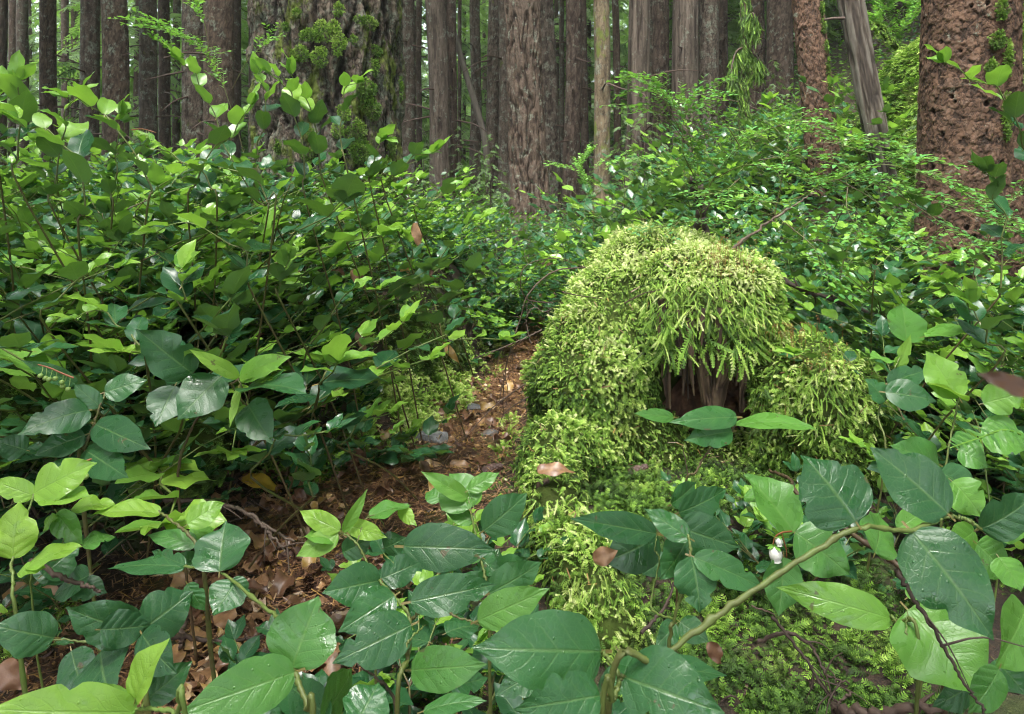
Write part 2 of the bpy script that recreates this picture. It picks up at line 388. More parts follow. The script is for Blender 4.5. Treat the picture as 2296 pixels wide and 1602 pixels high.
# ------------------------------------------------------------------ leaf templates
def salal_w(t):
    w = np.where(t < .4, np.sqrt(np.clip(1 - ((.4 - t) / .4) ** 2, 0, 1)) ** .85, 1 - (np.clip(t - .4, 0, 1) / .6) ** 1.75)
    return np.maximum(w * (1 - .30 * sstep(.72, .96, t)), .012)
def leaf_tpl(nl=6, nw=2, wid=.6, bend=.5, fold=.25, wave=.1, ph=0., petiole=True, wfun=salal_w, twist=0., curl=0., bites=(), rag=0., rs=0):
    t = np.linspace(0.012, 1, nl)
    hw = wid / 2 * wfun(t)
    if petiole: t = np.concatenate([[-.11, 0], t]); hw = np.concatenate([[.012, .014], hw])
    n = len(t); ang = -bend * (t - .35) ** 1
    dt = np.diff(t, prepend=t[0]); x = np.cumsum(np.cos(ang) * dt); z = np.cumsum(np.sin(ang) * dt)
    k0 = 1 if petiole else 0
    x -= x[k0]; z -= z[k0]
    L = math.hypot(x[-1], z[-1]); a = math.atan2(z[-1], x[-1]); ca, sa = math.cos(-a), math.sin(-a)
    x, z = (x * ca - z * sa) / L, (x * sa + z * ca) / L
    tx, tz = np.cos(ang - a), np.sin(ang - a)          # tangent; normal = (-tz, tx)
    v = np.linspace(-1, 1, 2 * nw + 1)
    y = hw[:, None] * v[None]
    if rag:
        q_ = np.stack([t * 7, 0 * t + rs, 0 * t], -1); e1, e2 = 1 + rag * (fbm(q_, rs, 3) - .5), 1 + rag * (fbm(q_, rs + 5, 3) - .5)
        for (t0, sd, dp) in bites:
            c_ = 1 - dp * np.exp(-((t - t0) / .045) ** 2)
            if sd > 0: e1 = e1 * c_
            else: e2 = e2 * c_
        y = y * np.where(v[None] > 0, e1[:, None], e2[:, None])
    f = np.where(hw > .03, fold, 0)[:, None]
    h = np.abs(y) * np.sin(f) - curl * y ** 2 / max(wid, .01) + wave * wid * .5 * np.sin(2 * np.pi * 1.9 * t[:, None] + ph + (v[None] > 0) * 1.7) * np.abs(v[None]) ** 1.6 * (hw[:, None] > .03)
    yy_ = y * np.cos(f)
    tw = twist * (t[:, None] - .3)
    yr, hr = yy_ * np.cos(tw) - h * np.sin(tw), yy_ * np.sin(tw) + h * np.cos(tw)
    V = np.stack([x[:, None] - tz[:, None] * hr, yr, z[:, None] + tx[:, None] * hr], -1).reshape(-1, 3)
    c = 2 * nw + 1; idx = np.arange(n * c).reshape(n, c)
    Q = np.stack([idx[:-1, :-1], idx[1:, :-1], idx[1:, 1:], idx[:-1, 1:]], -1).reshape(-1, 4)
    UV = np.stack([np.repeat(t, c), np.tile(v, n)], -1)
    return V, Q, UV
def frame(X, hint):
    X = unit(X); hint = np.asarray(hint, float)
    Z = unit(hint - np.sum(hint * X, -1, keepdims=True) * X); Y = np.cross(Z, X)
    return np.stack([X, Y, Z], -1)
def leafset(nl, nw, k, wid=(.52, .72), seed=5):
    r = np.random.default_rng(seed)
    return [leaf_tpl(nl, nw, r.uniform(*wid), r.uniform(-.2, .6), r.uniform(.1, .5), r.uniform(.06, .26), r.uniform(0, 6), twist=r.uniform(-.6, .6), curl=r.uniform(0, .5)) for _ in range(k)]
LT_MID = leafset(7, 2, 14)
LT_LOW = leafset(4, 1, 10, seed=8)
def put_leaves(mb, tpls, pos, dirs, nrm, size, tint, r):
    pos, dirs, nrm, size, tint = map(np.asarray, (pos, dirs, nrm, size, tint))
    if len(pos) == 0: return
    Fm = frame(dirs, nrm) * size[:, None, None]
    pick = r.integers(0, len(tpls), len(pos))
    for k in range(len(tpls)):
        s_ = pick == k
        if s_.any(): mb.inst(tpls[k], Fm[s_], pos[s_], tint[s_])

def grow_stem(base, az, lean, length, nodes, r, droop=.5):
    """zigzag arching stem as (nodes,3)"""
    p = [np.array(base, float)]; el = math.pi / 2 - lean; step = length / (nodes - 1)
    for i in range(1, nodes):
        zz = (1 if i % 2 else -1) * .16
        d = np.array([math.cos(el) * math.cos(az + zz), math.cos(el) * math.sin(az + zz), math.sin(el)])
        p.append(p[-1] + d * step); el -= droop * r.uniform(.3, 1.2) / nodes; az += r.normal(0, .12)
    return np.array(p)
def stem_leaves(pts, r, start=.3, size=(.06, .09), new=.5, old=(.0, .22), up=.25):
    """alternate leaves along a stem; returns arrays"""
    n = len(pts); pos, dr, nr, sz, ti = [], [], [], [], []
    tg = unit(np.gradient(pts, axis=0))
    fresh = r.random() < new
    for i in range(int(start * n), n):
        s_ = i / (n - 1); t = tg[i]
        side = unit(np.cross(t, [0, 0, 1.])) * (1 if i % 2 else -1)
        for rep in range(1 if i < n - 1 else 2):
            if i == n - 1: side = -side
            d = side * r.uniform(.6, 1) + t * r.uniform(.25, .75) + np.array([0, 0, r.uniform(-.22, .16) + up * (s_ - .35)])
            pos.append(pts[i]); dr.append(d)
            nr.append(np.array([r.normal(0, .22), r.normal(-.06, .22), 1.0]))
            big = 1 - .38 * max(0, s_ - .55) / .45
            sz.append(r.uniform(*size) * big)
            ti.append(r.uniform(.66, 1.0) if (fresh and s_ > .5) else r.uniform(*old) + .07 * s_)
        if i == n - 1:
            d = t + np.array([0, 0, .35]); pos.append(pts[i]); dr.append(d); nr.append(np.array([-.3 * t[0], -.3 * t[1] - .3, 1.]))
            sz.append(r.uniform(*size) * .75); ti.append(r.uniform(.7, 1) if fresh else r.uniform(*old) + .1)
    return pos, dr, nr, sz, ti

# ------------------------------------------------------------------ salal thicket prototypes
def salal_proto(k, seed, tpls, nst=5, H=.6, nodes=11, size=(.06, .095), new=.5, seg=5):
    r = np.random.default_rng(seed)
    ms, mf = MB(), MB()
    for s_ in range(nst):
        az = 6.283 * (s_ + r.uniform(0, .8)) / nst
        L = H * r.uniform(.75, 1.15)
        pts = grow_stem((r.normal(0, .03), r.normal(0, .03), -.03), az, r.uniform(.35, 1.0), L * 1.2, nodes, r, r.uniform(.5, 1.3))
        tube(ms, pts, np.linspace(.0032, .0012, len(pts)), seg, np.linspace(.15, .75, len(pts)))
        put_leaves(mf, tpls, *stem_leaves(pts, r, .22, size, new), r)
        for b in range(2):
            i = int(r.integers(3, nodes - 3)); bp = grow_stem(pts[i], az + r.choice([-1, 1]) * r.uniform(.5, 1.1), r.uniform(.6, 1.2), L * .5, max(5, nodes // 2), r, .4)
            tube(ms, bp, np.linspace(.002, .001, len(bp)), seg, np.linspace(.3, .8, len(bp)))
            put_leaves(mf, tpls, *stem_leaves(bp, r, .2, size, new), r)
    return ms, mf, float(np.concatenate(mf.V)[:, 2].max())
KSAL = []
def make_protos(n, tpls, seed, **kw):
    out = []
    for k in range(n):
        ms, mf, top = salal_proto(k, seed + k, tpls, **kw)
        out.append((ms.mesh('stem', M['stem']), mf.mesh('foliage', M['leaf']), top, mf))
    return out
PROTO_MID = make_protos(14, LT_MID, 100, size=(.062, .106), new=.55)
PROTO_DARK = make_protos(5, LT_MID, 200, new=.2, size=(.065, .10))
PROTO_LOW = make_protos(8, LT_LOW, 300, nst=6, nodes=9, seg=3, new=.32, size=(.07, .105))
PROTO_SPRIG = make_protos(8, LT_MID, 400, nst=3, H=.24, nodes=7, size=(.045, .075), new=.5)
def place_salal(proto, loc, scale, rz, label, group, name='salal_shrub'):
    o = thing(name, label, 'shrub', loc, group); o.rotation_euler = (0, 0, rz); o.scale = (scale,) * 3
    for nm, me in (('stem', proto[0]), ('foliage', proto[1])):
        c = bpy.data.objects.new(nm, me); COL.objects.link(c); c.parent = o
    return o

PLANTS = []
def scatter(n, yr, urange, silh, ok, protos, hr, label, group, seed, dmin=.2, tries=6000, minv=None):
    r = np.random.default_rng(seed); pts = []; made = 0
    for _ in range(tries):
        if made >= n: break
        y = math.exp(r.uniform(math.log(yr[0]), math.log(yr[1]))); u = r.uniform(*urange); x = (u - CX) / F * y
        if not ok(x, y, u): continue
        if any((x - a) ** 2 + (y - b) ** 2 < (dmin * (.55 + .3 * b)) ** 2 for a, b in pts): continue
        z = g1(x, y); h = r.uniform(*hr)
        # the top of the plant must stay below the outline of the thicket
        top = min(silh(u - 60), silh(u), silh(u + 60)); hmax = EYE - (top + 150 * r.random() ** 2 - HZ) / F * y - z
        hh = min(h, hmax)
        if hh < .13: continue
        pr_ = protos[int(r.integers(0, len(protos)))]
        sc = hh / pr_[2]
        if sc < .42: continue
        pts.append((x, y)); made += 1
        PLANTS.append((hh / y, pr_, (x, y, z), sc, r.uniform(0, 6.28), label, group))
    print('scatter', group, made)

sil_l = lambda u: float(np.interp(u, [-300, 0, 100, 200, 300, 420, 560, 700, 800, 900, 1000, 1080, 1140, 1250], [205, 215, 250, 255, 285, 300, 320, 335, 385, 415, 435, 475, 540, 640]))
def off_path(x, y, m): return abs(x - float(path_x(y))) > float(path_w(y)) + m
sil_n = lambda u: float(np.interp(u, [-300, 0, 200, 400, 600, 760, 860, 940, 1000], [380, 400, 380, 430, 440, 500, 580, 660, 800]))
def ok_left(x, y, u):
    if x > float(path_x(y)) - float(path_w(y)) - (.03 if y > 3.4 else .12 if y < 1.85 or y > 2.75 else .30): return False
    if (x + 1.2) ** 2 + (y - 4.7) ** 2 < .62 ** 2: return False
    v0 = HZ + (EYE - g1(x, y)) / y * F
    if 360 < u < 800 and v0 > 1080: return False
    if 690 < u < 1140 and 690 < v0 < 1110 and y < 3.3: return False
    return True
scatter(34, (1.15, 1.6), (-200, 520), lambda u: 690 + .12 * u, ok_left, PROTO_MID + PROTO_DARK, (.30, .5), 'leafy salal shrub at the near edge of the bank beside the path', 'salal shrubs along the near bank', 1, .14)
scatter(75, (1.55, 2.35), (-250, 960), sil_n, ok_left, PROTO_MID + PROTO_DARK, (.45, .8), 'leafy salal shrub with large leaves on the bank, before the dark mossy mound', 'salal shrubs before the mossy mound', 11, .10)
scatter(90, (2.2, 3.9), (-200, 1150), sil_l, ok_left, PROTO_MID, (.45, .8), 'leafy salal shrub in the thicket before the large lichen-covered trunk', 'salal shrubs before the large trunk', 2, .11)
scatter(60, (3.7, 8), (-200, 1180), sil_l, ok_left, PROTO_LOW, (.5, .8), 'salal shrub behind the thicket, around the foot of the large lichen-covered trunk', 'salal shrubs around the large trunk', 3, .13)
sil_c = lambda u: float(np.interp(u, [900, 1050, 1130, 1200, 1300, 1400], [450, 460, 490, 490, 460, 430]))
scatter(130, (3.6, 13), (960, 1460), sil_c, lambda x, y, u: off_path(x, y, .02), PROTO_LOW, (.24, .42), 'low salal shrub in the clearing behind the moss-covered stump', 'low salal behind the stump', 4, .075)
sil_r = lambda u: float(np.interp(u, [1250, 1350, 1450, 1600, 1700, 1800, 1900, 2000, 2100, 2400], [470, 430, 370, 345, 345, 350, 345, 360, 400, 345]))
def ok_right(x, y, u):
    if x < float(path_x(y)) + float(path_w(y)) + .12: return False
    if y < 3.3 and u < 1720: return False
    if y < 2.5 and u < 2030 + 170 * (2.5 - y): return False
    if (x - 2.38) ** 2 + (y - 3.6) ** 2 < .36 ** 2: return False
    return True
def ok_rn(x, y, u): return ok_right(x, y, u) and not (2030 < u < 2290 and HZ + (EYE - g1(x, y) - .3) / y * F < 700 and y > 2.4)
scatter(26, (1.5, 2.3), (2000, 2600), lambda u: float(np.interp(u, [1990, 2060, 2300, 2600], [720, 640, 600, 560])), ok_right, PROTO_MID, (.32, .55), 'large-leaved salal shrub at the edge below the pitted red trunk', 'salal shrubs below the pitted trunk', 12, .11)
scatter(85, (1.95, 3.9), (1420, 2500), sil_r, ok_rn, PROTO_MID + PROTO_DARK, (.42, .7), 'salal shrub in the dense patch beside the moss-covered stump', 'salal shrubs beside the stump', 5, .11)
scatter(80, (4.2, 9), (1330, 2500), sil_r, ok_right, PROTO_LOW, (.5, .85), 'salal shrub on the slope around the leaning trunks', 'salal shrubs around the leaning trunks', 6, .12)
scatter(110, (6, 14), (1480, 2060), lambda u: float(np.interp(u, [1480, 1700, 1800, 1950, 2100], [380, 245, 235, 180, 150])), ok_right, PROTO_LOW, (.7, 1.2), 'salal shrub high on the slope among the farther trunks', 'salal shrubs high on the slope', 7, .1)
scatter(9, (1.35, 1.8), (1560, 2150), lambda u: 1060., lambda x, y, u: True, PROTO_SPRIG, (.15, .24), 'small salal sprig in the shade at the foot of the stump', 'salal sprigs at the foot of the stump', 8, .1)
scatter(12, (.85, 1.4), (840, 1090), lambda u: 1150., lambda x, y, u: off_path(x, y, .05), PROTO_SPRIG, (.14, .24), 'small salal sprig in the feathery moss before the stump root', 'salal sprigs before the stump root', 9, .1)
scatter(46, (1.7, 4.6), (560, 1180), lambda u: 640., lambda x, y, u: off_path(x, y, .03) and x < float(path_x(y)) and not (u > 800 and 2.0 < y < 3.2), PROTO_SPRIG, (.14, .26), 'small salal sprig rooted on the mossy bank beside the path', 'salal sprigs on the mossy bank', 10, .1)

PLANTS.sort(key=lambda a: -a[0])
for a in PLANTS[:272]: place_salal(*a[1:])
mb = MB()
for _, pr_, loc, sc, rz, lb, gr in PLANTS[272:]:
    c, s_ = math.cos(rz) * sc, math.sin(rz) * sc; Rm = np.array([[c, -s_, 0], [s_, c, 0], [0, 0, sc]]); k = mb.n
    for V, C_, U in zip(pr_[3].V, pr_[3].C, pr_[3].UV): mb.add(V @ Rm.T + loc, None, None, U, C_)
    for Q in pr_[3].Q: mb.Q.append(Q + k)
print('plants', len(PLANTS), 'smallest kept', PLANTS[min(271, len(PLANTS) - 1)][0])
tag(mb.build('salal_cover', M['leaf']), 'far low salal leaves running together under the trunks', 'ground cover', kind='stuff')

# far-off undergrowth that reads as one mass
mb = MB(); r = np.random.default_rng(21); n = 26000
y = np.exp(r.uniform(math.log(9), math.log(60), n)); x = r.uniform(-.95, .95, n) * y
k = off_path(x, y, .1) if False else np.ones(n, bool)
z = ground(x, y) + np.abs(r.normal(0, .22, n)) * (.6 + .9 * fbm(np.stack([x * .5, y * .5, 0 * x], -1), 4, 2)) * np.clip(y / 12, .6, 2.2)
d = np.stack([r.normal(0, 1, n), r.normal(0, 1, n), r.normal(0, .3, n)], -1); nn = np.stack([r.normal(0, .4, n), r.normal(-.2, .4, n), np.ones(n)], -1)
put_leaves(mb, leafset(3, 1, 5, seed=9), np.stack([x, y, z], -1), d, nn, r.uniform(.07, .12, n) * np.clip(y / 14, .8, 2.2), r.uniform(.1, .95, n), r)
tag(mb.build('undergrowth', M['leaf']), 'distant green undergrowth covering the ground between the far trunks', 'undergrowth', kind='stuff')

exec_parts = []
# ------------------------------------------------------------------ trees
def trunk_geo(mb, base, top, r0, r1, nseg, zs, relief, flare=.0, wob=.02, seed=0, pits=None):
    """tapered trunk with real bark relief; zs = ring heights above the base"""
    base, top = np.asarray(base, float), np.asarray(top, float); Hh = top[2] - base[2]
    zs = np.asarray(zs, float); t = np.clip(zs / Hh, -.1, 1)
    c = base + (top - base) * t[:, None]
    w = fbm(np.stack([zs * .5, 0 * zs + seed, 0 * zs], -1), 5, 2) - .5
    c[:, 0] += wob * w * np.minimum(1, np.maximum(zs, 0)); 
    rad = r0 + (r1 - r0) * np.clip(t, 0, 1) + flare * np.exp(-np.maximum(zs, -.1) / .28)
    th = np.linspace(0, 2 * np.pi, nseg, endpoint=False)
    R = np.repeat(rad[:, None], nseg, 1); TH = np.repeat(th[None], len(zs), 0)
    lob = fbm(np.stack([np.cos(TH) * 1.2, np.sin(TH) * 1.2, zs[:, None] * .35 + seed + 0 * TH], -1).reshape(-1, 3), seed, 2).reshape(R.shape)
    R = R * (1 + .16 * (lob - .5) + .25 * (lob - .5) * np.exp(-np.maximum(zs, 0) / .4)[:, None])
    Z = np.repeat(zs[:, None], nseg, 1)
    p = np.stack([np.cos(TH) * r0, np.sin(TH) * r0, Z], -1).reshape(-1, 3)
    h = np.full(p.shape[0], .6); disp = 0
    kind, amp, fs, fz = relief
    if kind == 'furrow':
        q = p * [fs, fs, fz] + seed * 3.1
        wv = fbm(q * .6 + 11, seed + 2, 2)[:, None] - .5
        n1 = fbm(q + wv * [1.1, 1.1, .4], seed, 3)
        h = np.clip(np.abs(n1 - .5) * (4.6 if amp > .04 else 7), 0, 1) ** .8
        n2 = fbm(p * [fs * 3.2, fs * 3.2, fz * 6] + 7, seed + 5, 3)
        n3 = fbm(p * [fs * 8, fs * 8, fz * 22] + 3, seed + 6, 2); disp = amp * (h - .7) + amp * .5 * (n2 - .5) + amp * .28 * (n3 - .5)
        h = np.clip(h * .85 + (n2 - .5) * .7, 0, 1)
    elif kind == 'plate':
        q = p * [fs, fs, fz] + seed
        cell = fbm(q + 1.3 * (fbm(q * .7, seed, 2)[:, None] - .5), seed, 2)
        st = np.floor(cell * 9) + sstep(.25, 1, (cell * 9) % 1)
        n2 = fbm(p * [fs * 4, fs * 4, fz * 4], seed + 5, 3)
        big = fbm(p * [fs * .45, fs * .45, fz * .3], seed + 8, 2)
        disp = amp * ((st % 3) / 2 - .5) + amp * (n2 - .5) + amp * 1.4 * (big - .5)
        h = np.clip(.35 + .5 * (cell * 9 % 1) + .5 * (n2 - .5), 0, 1)
    elif kind == 'flake':
        disp = np.zeros(len(p)); h = np.full(len(p), .5); wv = np.stack([fbm(p * 22 + k_, seed + k_, 3) - .5 for k_ in (0, 40, 80)], -1)
        for sc_, am in ((1.0, 1.0), (2.3, .55)):
            q = p * np.array([fs, fs, fz]) * sc_ + wv * 1.1; i0 = np.floor(q).astype(np.int64); best = np.full(len(q), 9.); sec = np.full(len(q), 9.); bid = np.zeros(len(q)); bz = np.zeros(len(q))
            for dx in (-1, 0, 1):
                for dy in (-1, 0, 1):
                    for dz in (-1, 0, 1):
                        c_ = i0 + [dx, dy, dz]; hx, hy, hz_ = (_hash(c_[:, 0], c_[:, 1], c_[:, 2], seed + o_) for o_ in (1, 2, 3)); pt = c_ + np.stack([hx, hy, hz_], -1)
                        d_ = np.linalg.norm(q - pt, axis=1); m_ = d_ < best; sec = np.where(m_, best, np.minimum(sec, d_)); best = np.where(m_, d_, best); bid = np.where(m_, _hash(c_[:, 0], c_[:, 1], c_[:, 2], seed + 9), bid); bz = np.where(m_, q[:, 2] - pt[:, 2], bz)
            edge = sstep(.0, .16, sec - best); disp += amp * am * ((bid - .5) * 1.1 - bz * .55 - .25 * (1 - edge)); h += am * (.55 * (bid - .5) - .16 * (1 - edge))
        n2 = fbm(p * [fs * 5, fs * 5, fz * 4], seed + 5, 3); disp += amp * .5 * (n2 - .5); big = fbm(p * [6, 6, 3], seed + 8, 2); disp += amp * 2.0 * (big - .5); h = np.clip(h + .5 * (n2 - .5), 0, 1)
    elif kind == 'rough':
        n1 = fbm(p * [fs, fs, fz] + seed, seed, 3); disp = amp * (n1 - .5) * 2
        h = np.clip(.5 + (n1 - .5) * 1.5, .2, 1)
    disp = (disp + np.zeros(len(p))).reshape(R.shape); h = h.reshape(R.shape)
    if pits is not None:
        for (a, zz, rr, dd) in pits:
            da = (TH - a + np.pi) % (2 * np.pi) - np.pi
            dist = np.sqrt((da * R) ** 2 + ((Z - zz) * .8) ** 2)
            g = 1 - sstep(rr * .55, rr * 1.1, dist)
            disp = disp - dd * g; h = h * (1 - .95 * g)
    R = R + disp
    V = np.stack([c[:, 0:1] + R * np.cos(TH), c[:, 1:2] + R * np.sin(TH), c[:, 2:3] + 0 * R], -1).reshape(-1, 3)
    n = len(zs); i, j = np.meshgrid(np.arange(n - 1), np.arange(nseg), indexing='ij'); j2 = (j + 1) % nseg
    Q = np.stack([i * nseg + j, i * nseg + j2, (i + 1) * nseg + j2, (i + 1) * nseg + j], -1).reshape(-1, 4)
    mb.add(V, Q, None, np.stack([TH.ravel() / 6.283, Z.ravel()], -1), h.ravel())
    return c, rad, R, Z

TREES = {}
def px_tree(label, uL, uR, Y, mat, lean=0, relief=('furrow', .012, 16, 2.6), detail=1, taper=.85, group=None, stubs=5, seed=1, base=None, name='tree', topz=None, flare=.03):
    """a trunk whose sides fall on columns uL..uR at row 200; lean = columns the top (row 0) moves against row 400"""
    uc, w = (uL + uR) / 2, uR - uL
    r_mid = w / 2 * Y / F * .94
    ub = uc - lean * .5 * (1 + .002 * 0)
    x_mid = (uc - CX) / F * Y; slope = (lean / 400) ; z_mid = EYE - (200 - HZ) / F * Y
    gz = g1(x_mid, Y); bx = x_mid - slope * (z_mid - gz); gz = g1(bx, Y)
    zt = topz if topz is not None else EYE + (HZ + 260) / F * Y + 1.2
    tx = x_mid + slope * (zt - z_mid)
    f_ = (z_mid - gz) / max(zt - gz, .1)
    r0 = r_mid / (1 - (1 - taper) * f_); r1 = r0 * taper
    t = thing(name, label, 'tree', (bx, Y, gz), group)
    mb = MB(); hh = zt - gz
    nz = int((70, 170, 420)[detail]); ns = int((20, 60, 240)[detail])
    zs = np.concatenate([[-.25, -.1], np.linspace(0, hh, nz)])
    trunk_geo(mb, (bx, Y, gz), (tx, Y, zt), r0, r1, ns, zs, relief, flare, .05, seed)
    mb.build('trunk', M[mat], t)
    r = np.random.default_rng(seed + 77)
    for k in range(stubs):
        z = r.uniform(.25, .8) * (EYE + HZ / F * Y - gz); a = r.uniform(math.pi, 2 * math.pi) if r.random() < .75 else r.uniform(0, 6.28)
        c0 = np.array([bx + (tx - bx) * z / hh, Y, gz + z]); d = np.array([math.cos(a), math.sin(a), r.uniform(-.35, .25)])
        L = r.uniform(.15, .8); rr = r0 + (r1 - r0) * z / hh
        pts = [c0 + d * rr * .6, c0 + d * (rr + L * .5) + [0, 0, r.normal(0, .02)], c0 + d * (rr + L) + [0, 0, -.12 * L]]
        sb = MB(); tube(sb, smooth_path(pts, 6), np.linspace(.014, .005, 6) * (.6 + .05 * Y), 5, .35); sb.build('dead_branch', M['twig'], t)
    TREES[label] = (t, bx, Y, gz, r0, r1, tx, zt)
    return t
FUR = ('furrow', .016, 17, 4.5); FINE = ('furrow', .007, 32, 9.0); ROU = ('rough', .006, 30, 6); SMO = ('rough', .004, 12, 2)
T = px_tree
T('slim dark trunk at the very edge of the photo, beyond the salal thicket', -6, 15, 15, 'darkbark', 2, FINE, 0, seed=1)
T('narrow dark trunk standing tight beside a paler grey-green trunk', 19, 40, 17, 'darkbark', 1, FINE, 0, seed=2)
T('pale grey-green trunk tight beside a narrow dark one', 38, 63, 16, 'palebark', 0, ROU, 0, seed=3)
T('straight reddish brown trunk rising alone above the salal tops near the photo edge', 92, 128, 11, 'firbark', -6, FINE, 1, seed=4, stubs=5)
T('thin shadowed trunk, thicker of a slim pair left of the split trunk', 138, 154, 22, 'darkbark', 0, ROU, 0, seed=5)
T('thin shadowed trunk, slimmer of a pair left of the split trunk', 160, 175, 24, 'darkbark', -4, ROU, 0, seed=6)
T('grey knotty trunk pressed against a broader red-brown trunk with a black gap between', 181, 222, 9.6, 'palebark', 2, ROU, 1, seed=7, stubs=5)
T('broad red-brown trunk pressed against a grey knotty one with a black gap between', 229, 286, 9.3, 'firbark', -4, FINE, 1, seed=8)
T('grey-brown knotty trunk behind the bright huckleberry spray', 311, 351, 11, 'palebark', -1, ROU, 1, seed=9, stubs=6)
T('slender brown trunk close beside a grey-brown knotty trunk', 353, 380, 13, 'darkbark', -2, ROU, 0, seed=10)
T('thin far trunk between a slender brown trunk and the cracked grey one', 387, 405, 19, 'palebark', 0, ROU, 0, seed=11)
T('grey trunk with a long dark crack behind the tallest salal shoots', 408, 462, 8.6, 'palebark', 0, FINE, 1, seed=12, stubs=4)
T('rough brown trunk overlapping the cracked grey trunk', 456, 526, 8.0, 'firbark', 0, FINE, 1, seed=13)
T('narrow trunk behind the shoulder of the rough brown trunk', 520, 541, 14, 'darkbark', 0, ROU, 0, seed=14)
T('slim trunk half hidden by the large lichen-covered trunk on its sunless side', 556, 576, 12, 'darkbark', 0, ROU, 0, seed=15)
T('grey-brown trunk half hidden along the edge of the large mossy trunk', 900, 934, 12, 'palebark', -2, ROU, 0, seed=16)
T('thin dark trunk beside a grey-brown one along the large mossy trunk', 932, 946, 17, 'darkbark', 2, ROU, 0, seed=17)
T('thick smooth grey-brown trunk, larger of a fused pair', 957, 1006, 11, 'greybark', -12, ROU, 1, seed=18, stubs=6, flare=.1)
T('darker trunk, smaller of the fused pair with the thick grey-brown one', 1000, 1026, 11.4, 'darkbark', -2, ROU, 1, seed=19, stubs=5)
T('slim straight trunk with stub branches beyond a leaning dead pole', 1053, 1079, 14, 'palebark', 0, ROU, 1, seed=20, stubs=7)
T('thin white trunk far off between slim grey trunks', 1036, 1045, 26, 'greybark', 0, SMO, 0, seed=21, stubs=0)
T('very thin trunk beside the thin white one', 1027, 1036, 20, 'darkbark', 0, ROU, 0, seed=22, stubs=2)
T('pale ridged trunk just behind the broad central fir, on its path side', 1091, 1124, 12.5, 'palebark', 6, FINE, 1, seed=23)
T('grey-green trunk squeezed between the pale ridged trunk and the broad central fir', 1116, 1146, 12, 'palebark', -3, ROU, 1, seed=24)
T('broad furrowed red-brown fir standing at the end of the path', 1136, 1222, 9.6, 'firbark', -14, ('furrow', .036, 14, 2.6), 2, seed=25, stubs=0, taper=.88, flare=.05)
T('pale ridged trunk just behind the broad central fir, on its stump side', 1208, 1252, 11, 'palebark', -18, FUR, 1, seed=26, stubs=3)
T('thin grey trunk between two thick ones beyond the salal clearing', 1254, 1266, 18, 'palebark', -2, SMO, 0, seed=27)
T('dark scaly trunk with a mossy foot behind the salal clearing', 1265, 1304, 10.5, 'darkbark', 6, FUR, 1, seed=28, stubs=4)
T('narrow brown trunk hugging a dark scaly trunk', 1300, 1318, 13, 'darkbark', -3, ROU, 0, seed=29)
T('trunk coated in yellow-green moss with a bare red-brown foot', 1330, 1368, 8.8, 'mossbark', 0, ROU, 1, seed=30, stubs=5, flare=.05)
T('thin orange-brown trunk bending behind the moss-coated trunk', 1375, 1392, 13, 'firbark', -6, ROU, 0, seed=31)
T('split cedar trunk with red flaking bark and bare pale wood', 1404, 1456, 9.4, 'greybark', 4, ('furrow', .012, 12, .5), 1, seed=32, stubs=3)
T('grey trunk behind the split cedar', 1448, 1468, 13, 'palebark', 0, ROU, 0, seed=33)
T('dark rough trunk beside the split cedar', 1462, 1502, 11, 'darkbark', 0, FUR, 1, seed=34, stubs=4)
T('wide straight grey-brown cedar trunk with fine vertical grain', 1508, 1570, 9.8, 'greybark', 0, ('furrow', .008, 22, .5), 1, seed=35, stubs=2)
T('pale lichen-flecked trunk touching the wide grey-brown cedar', 1566, 1612, 10.2, 'palebark', 0, FINE, 1, seed=36, stubs=5)
T('grey trunk in shade beside the pale lichen-flecked trunk', 1609, 1634, 13, 'darkbark', 0, ROU, 0, seed=37)
T('ridged dark brown trunk behind the moss-draped sapling', 1680, 1716, 12, 'firbark', 0, FUR, 1, seed=38, stubs=3)
T('wide dark brown trunk rooted high on the slope', 1717, 1778, 11.5, 'darkbark', 0, FINE, 1, seed=39, stubs=5)
T('brown trunk high on the slope behind the leaning grey snag', 1944, 1992, 13, 'firbark', 0, FINE, 1, seed=40, stubs=3)
T('slim dark trunk leaning on the slope above the mossy boulder', 1996, 2016, 14, 'darkbark', 16, ROU, 0, seed=41, stubs=3)
T('slim brown trunk beyond the boulder, beside the pitted red trunk', 2030, 2052, 16, 'darkbark', 3, ROU, 0, seed=42, stubs=2)
# leaning fir
T('scaly fir trunk leaning over, with moss down one side', 1795, 1866, 6.2, 'redbark', -36, ('flake', .007, 30, 16), 2, seed=43, stubs=0, taper=.86)
t, bx, Y, gz, r0, r1, tx, zt = TREES['scaly fir trunk leaning over, with moss down one side']
FROND = None
# far slim trunks
r = np.random.default_rng(31)
for k in range(28):
    Y = r.uniform(17, 42); u = r.uniform(-250, 2500); w = r.uniform(.13, .34) / Y * F
    T('slender trunk far off among the green conifers', u - w / 2, u + w / 2, Y, ['darkbark', 'palebark', 'firbark'][k % 3], r.uniform(-5, 5), ROU, 0, seed=200 + k, group='slender trunks far off', stubs=1)

# large lichen-covered fir
BX, BY = (741 - CX) / F * 4.7, 4.7; BZ = g1(BX, BY)
bigfir = thing('fir_tree', 'very large fir trunk crusted with lichen and green moss clumps', 'tree', (BX, BY, BZ))
mb = MB(); zs = np.concatenate([np.linspace(-.3, .1, 10), np.linspace(.12, 2.5, 380), np.linspace(2.55, 4.6, 60)])
Bc, Brad, BR, BZZ = trunk_geo(mb, (BX, BY, BZ), (BX - .03, BY, BZ + 4.6), .515, .485, 340, zs, ('furrow', .062, 12, 1.9), .05, .02, 51)
mb.build('trunk', M['bigbark'], bigfir)
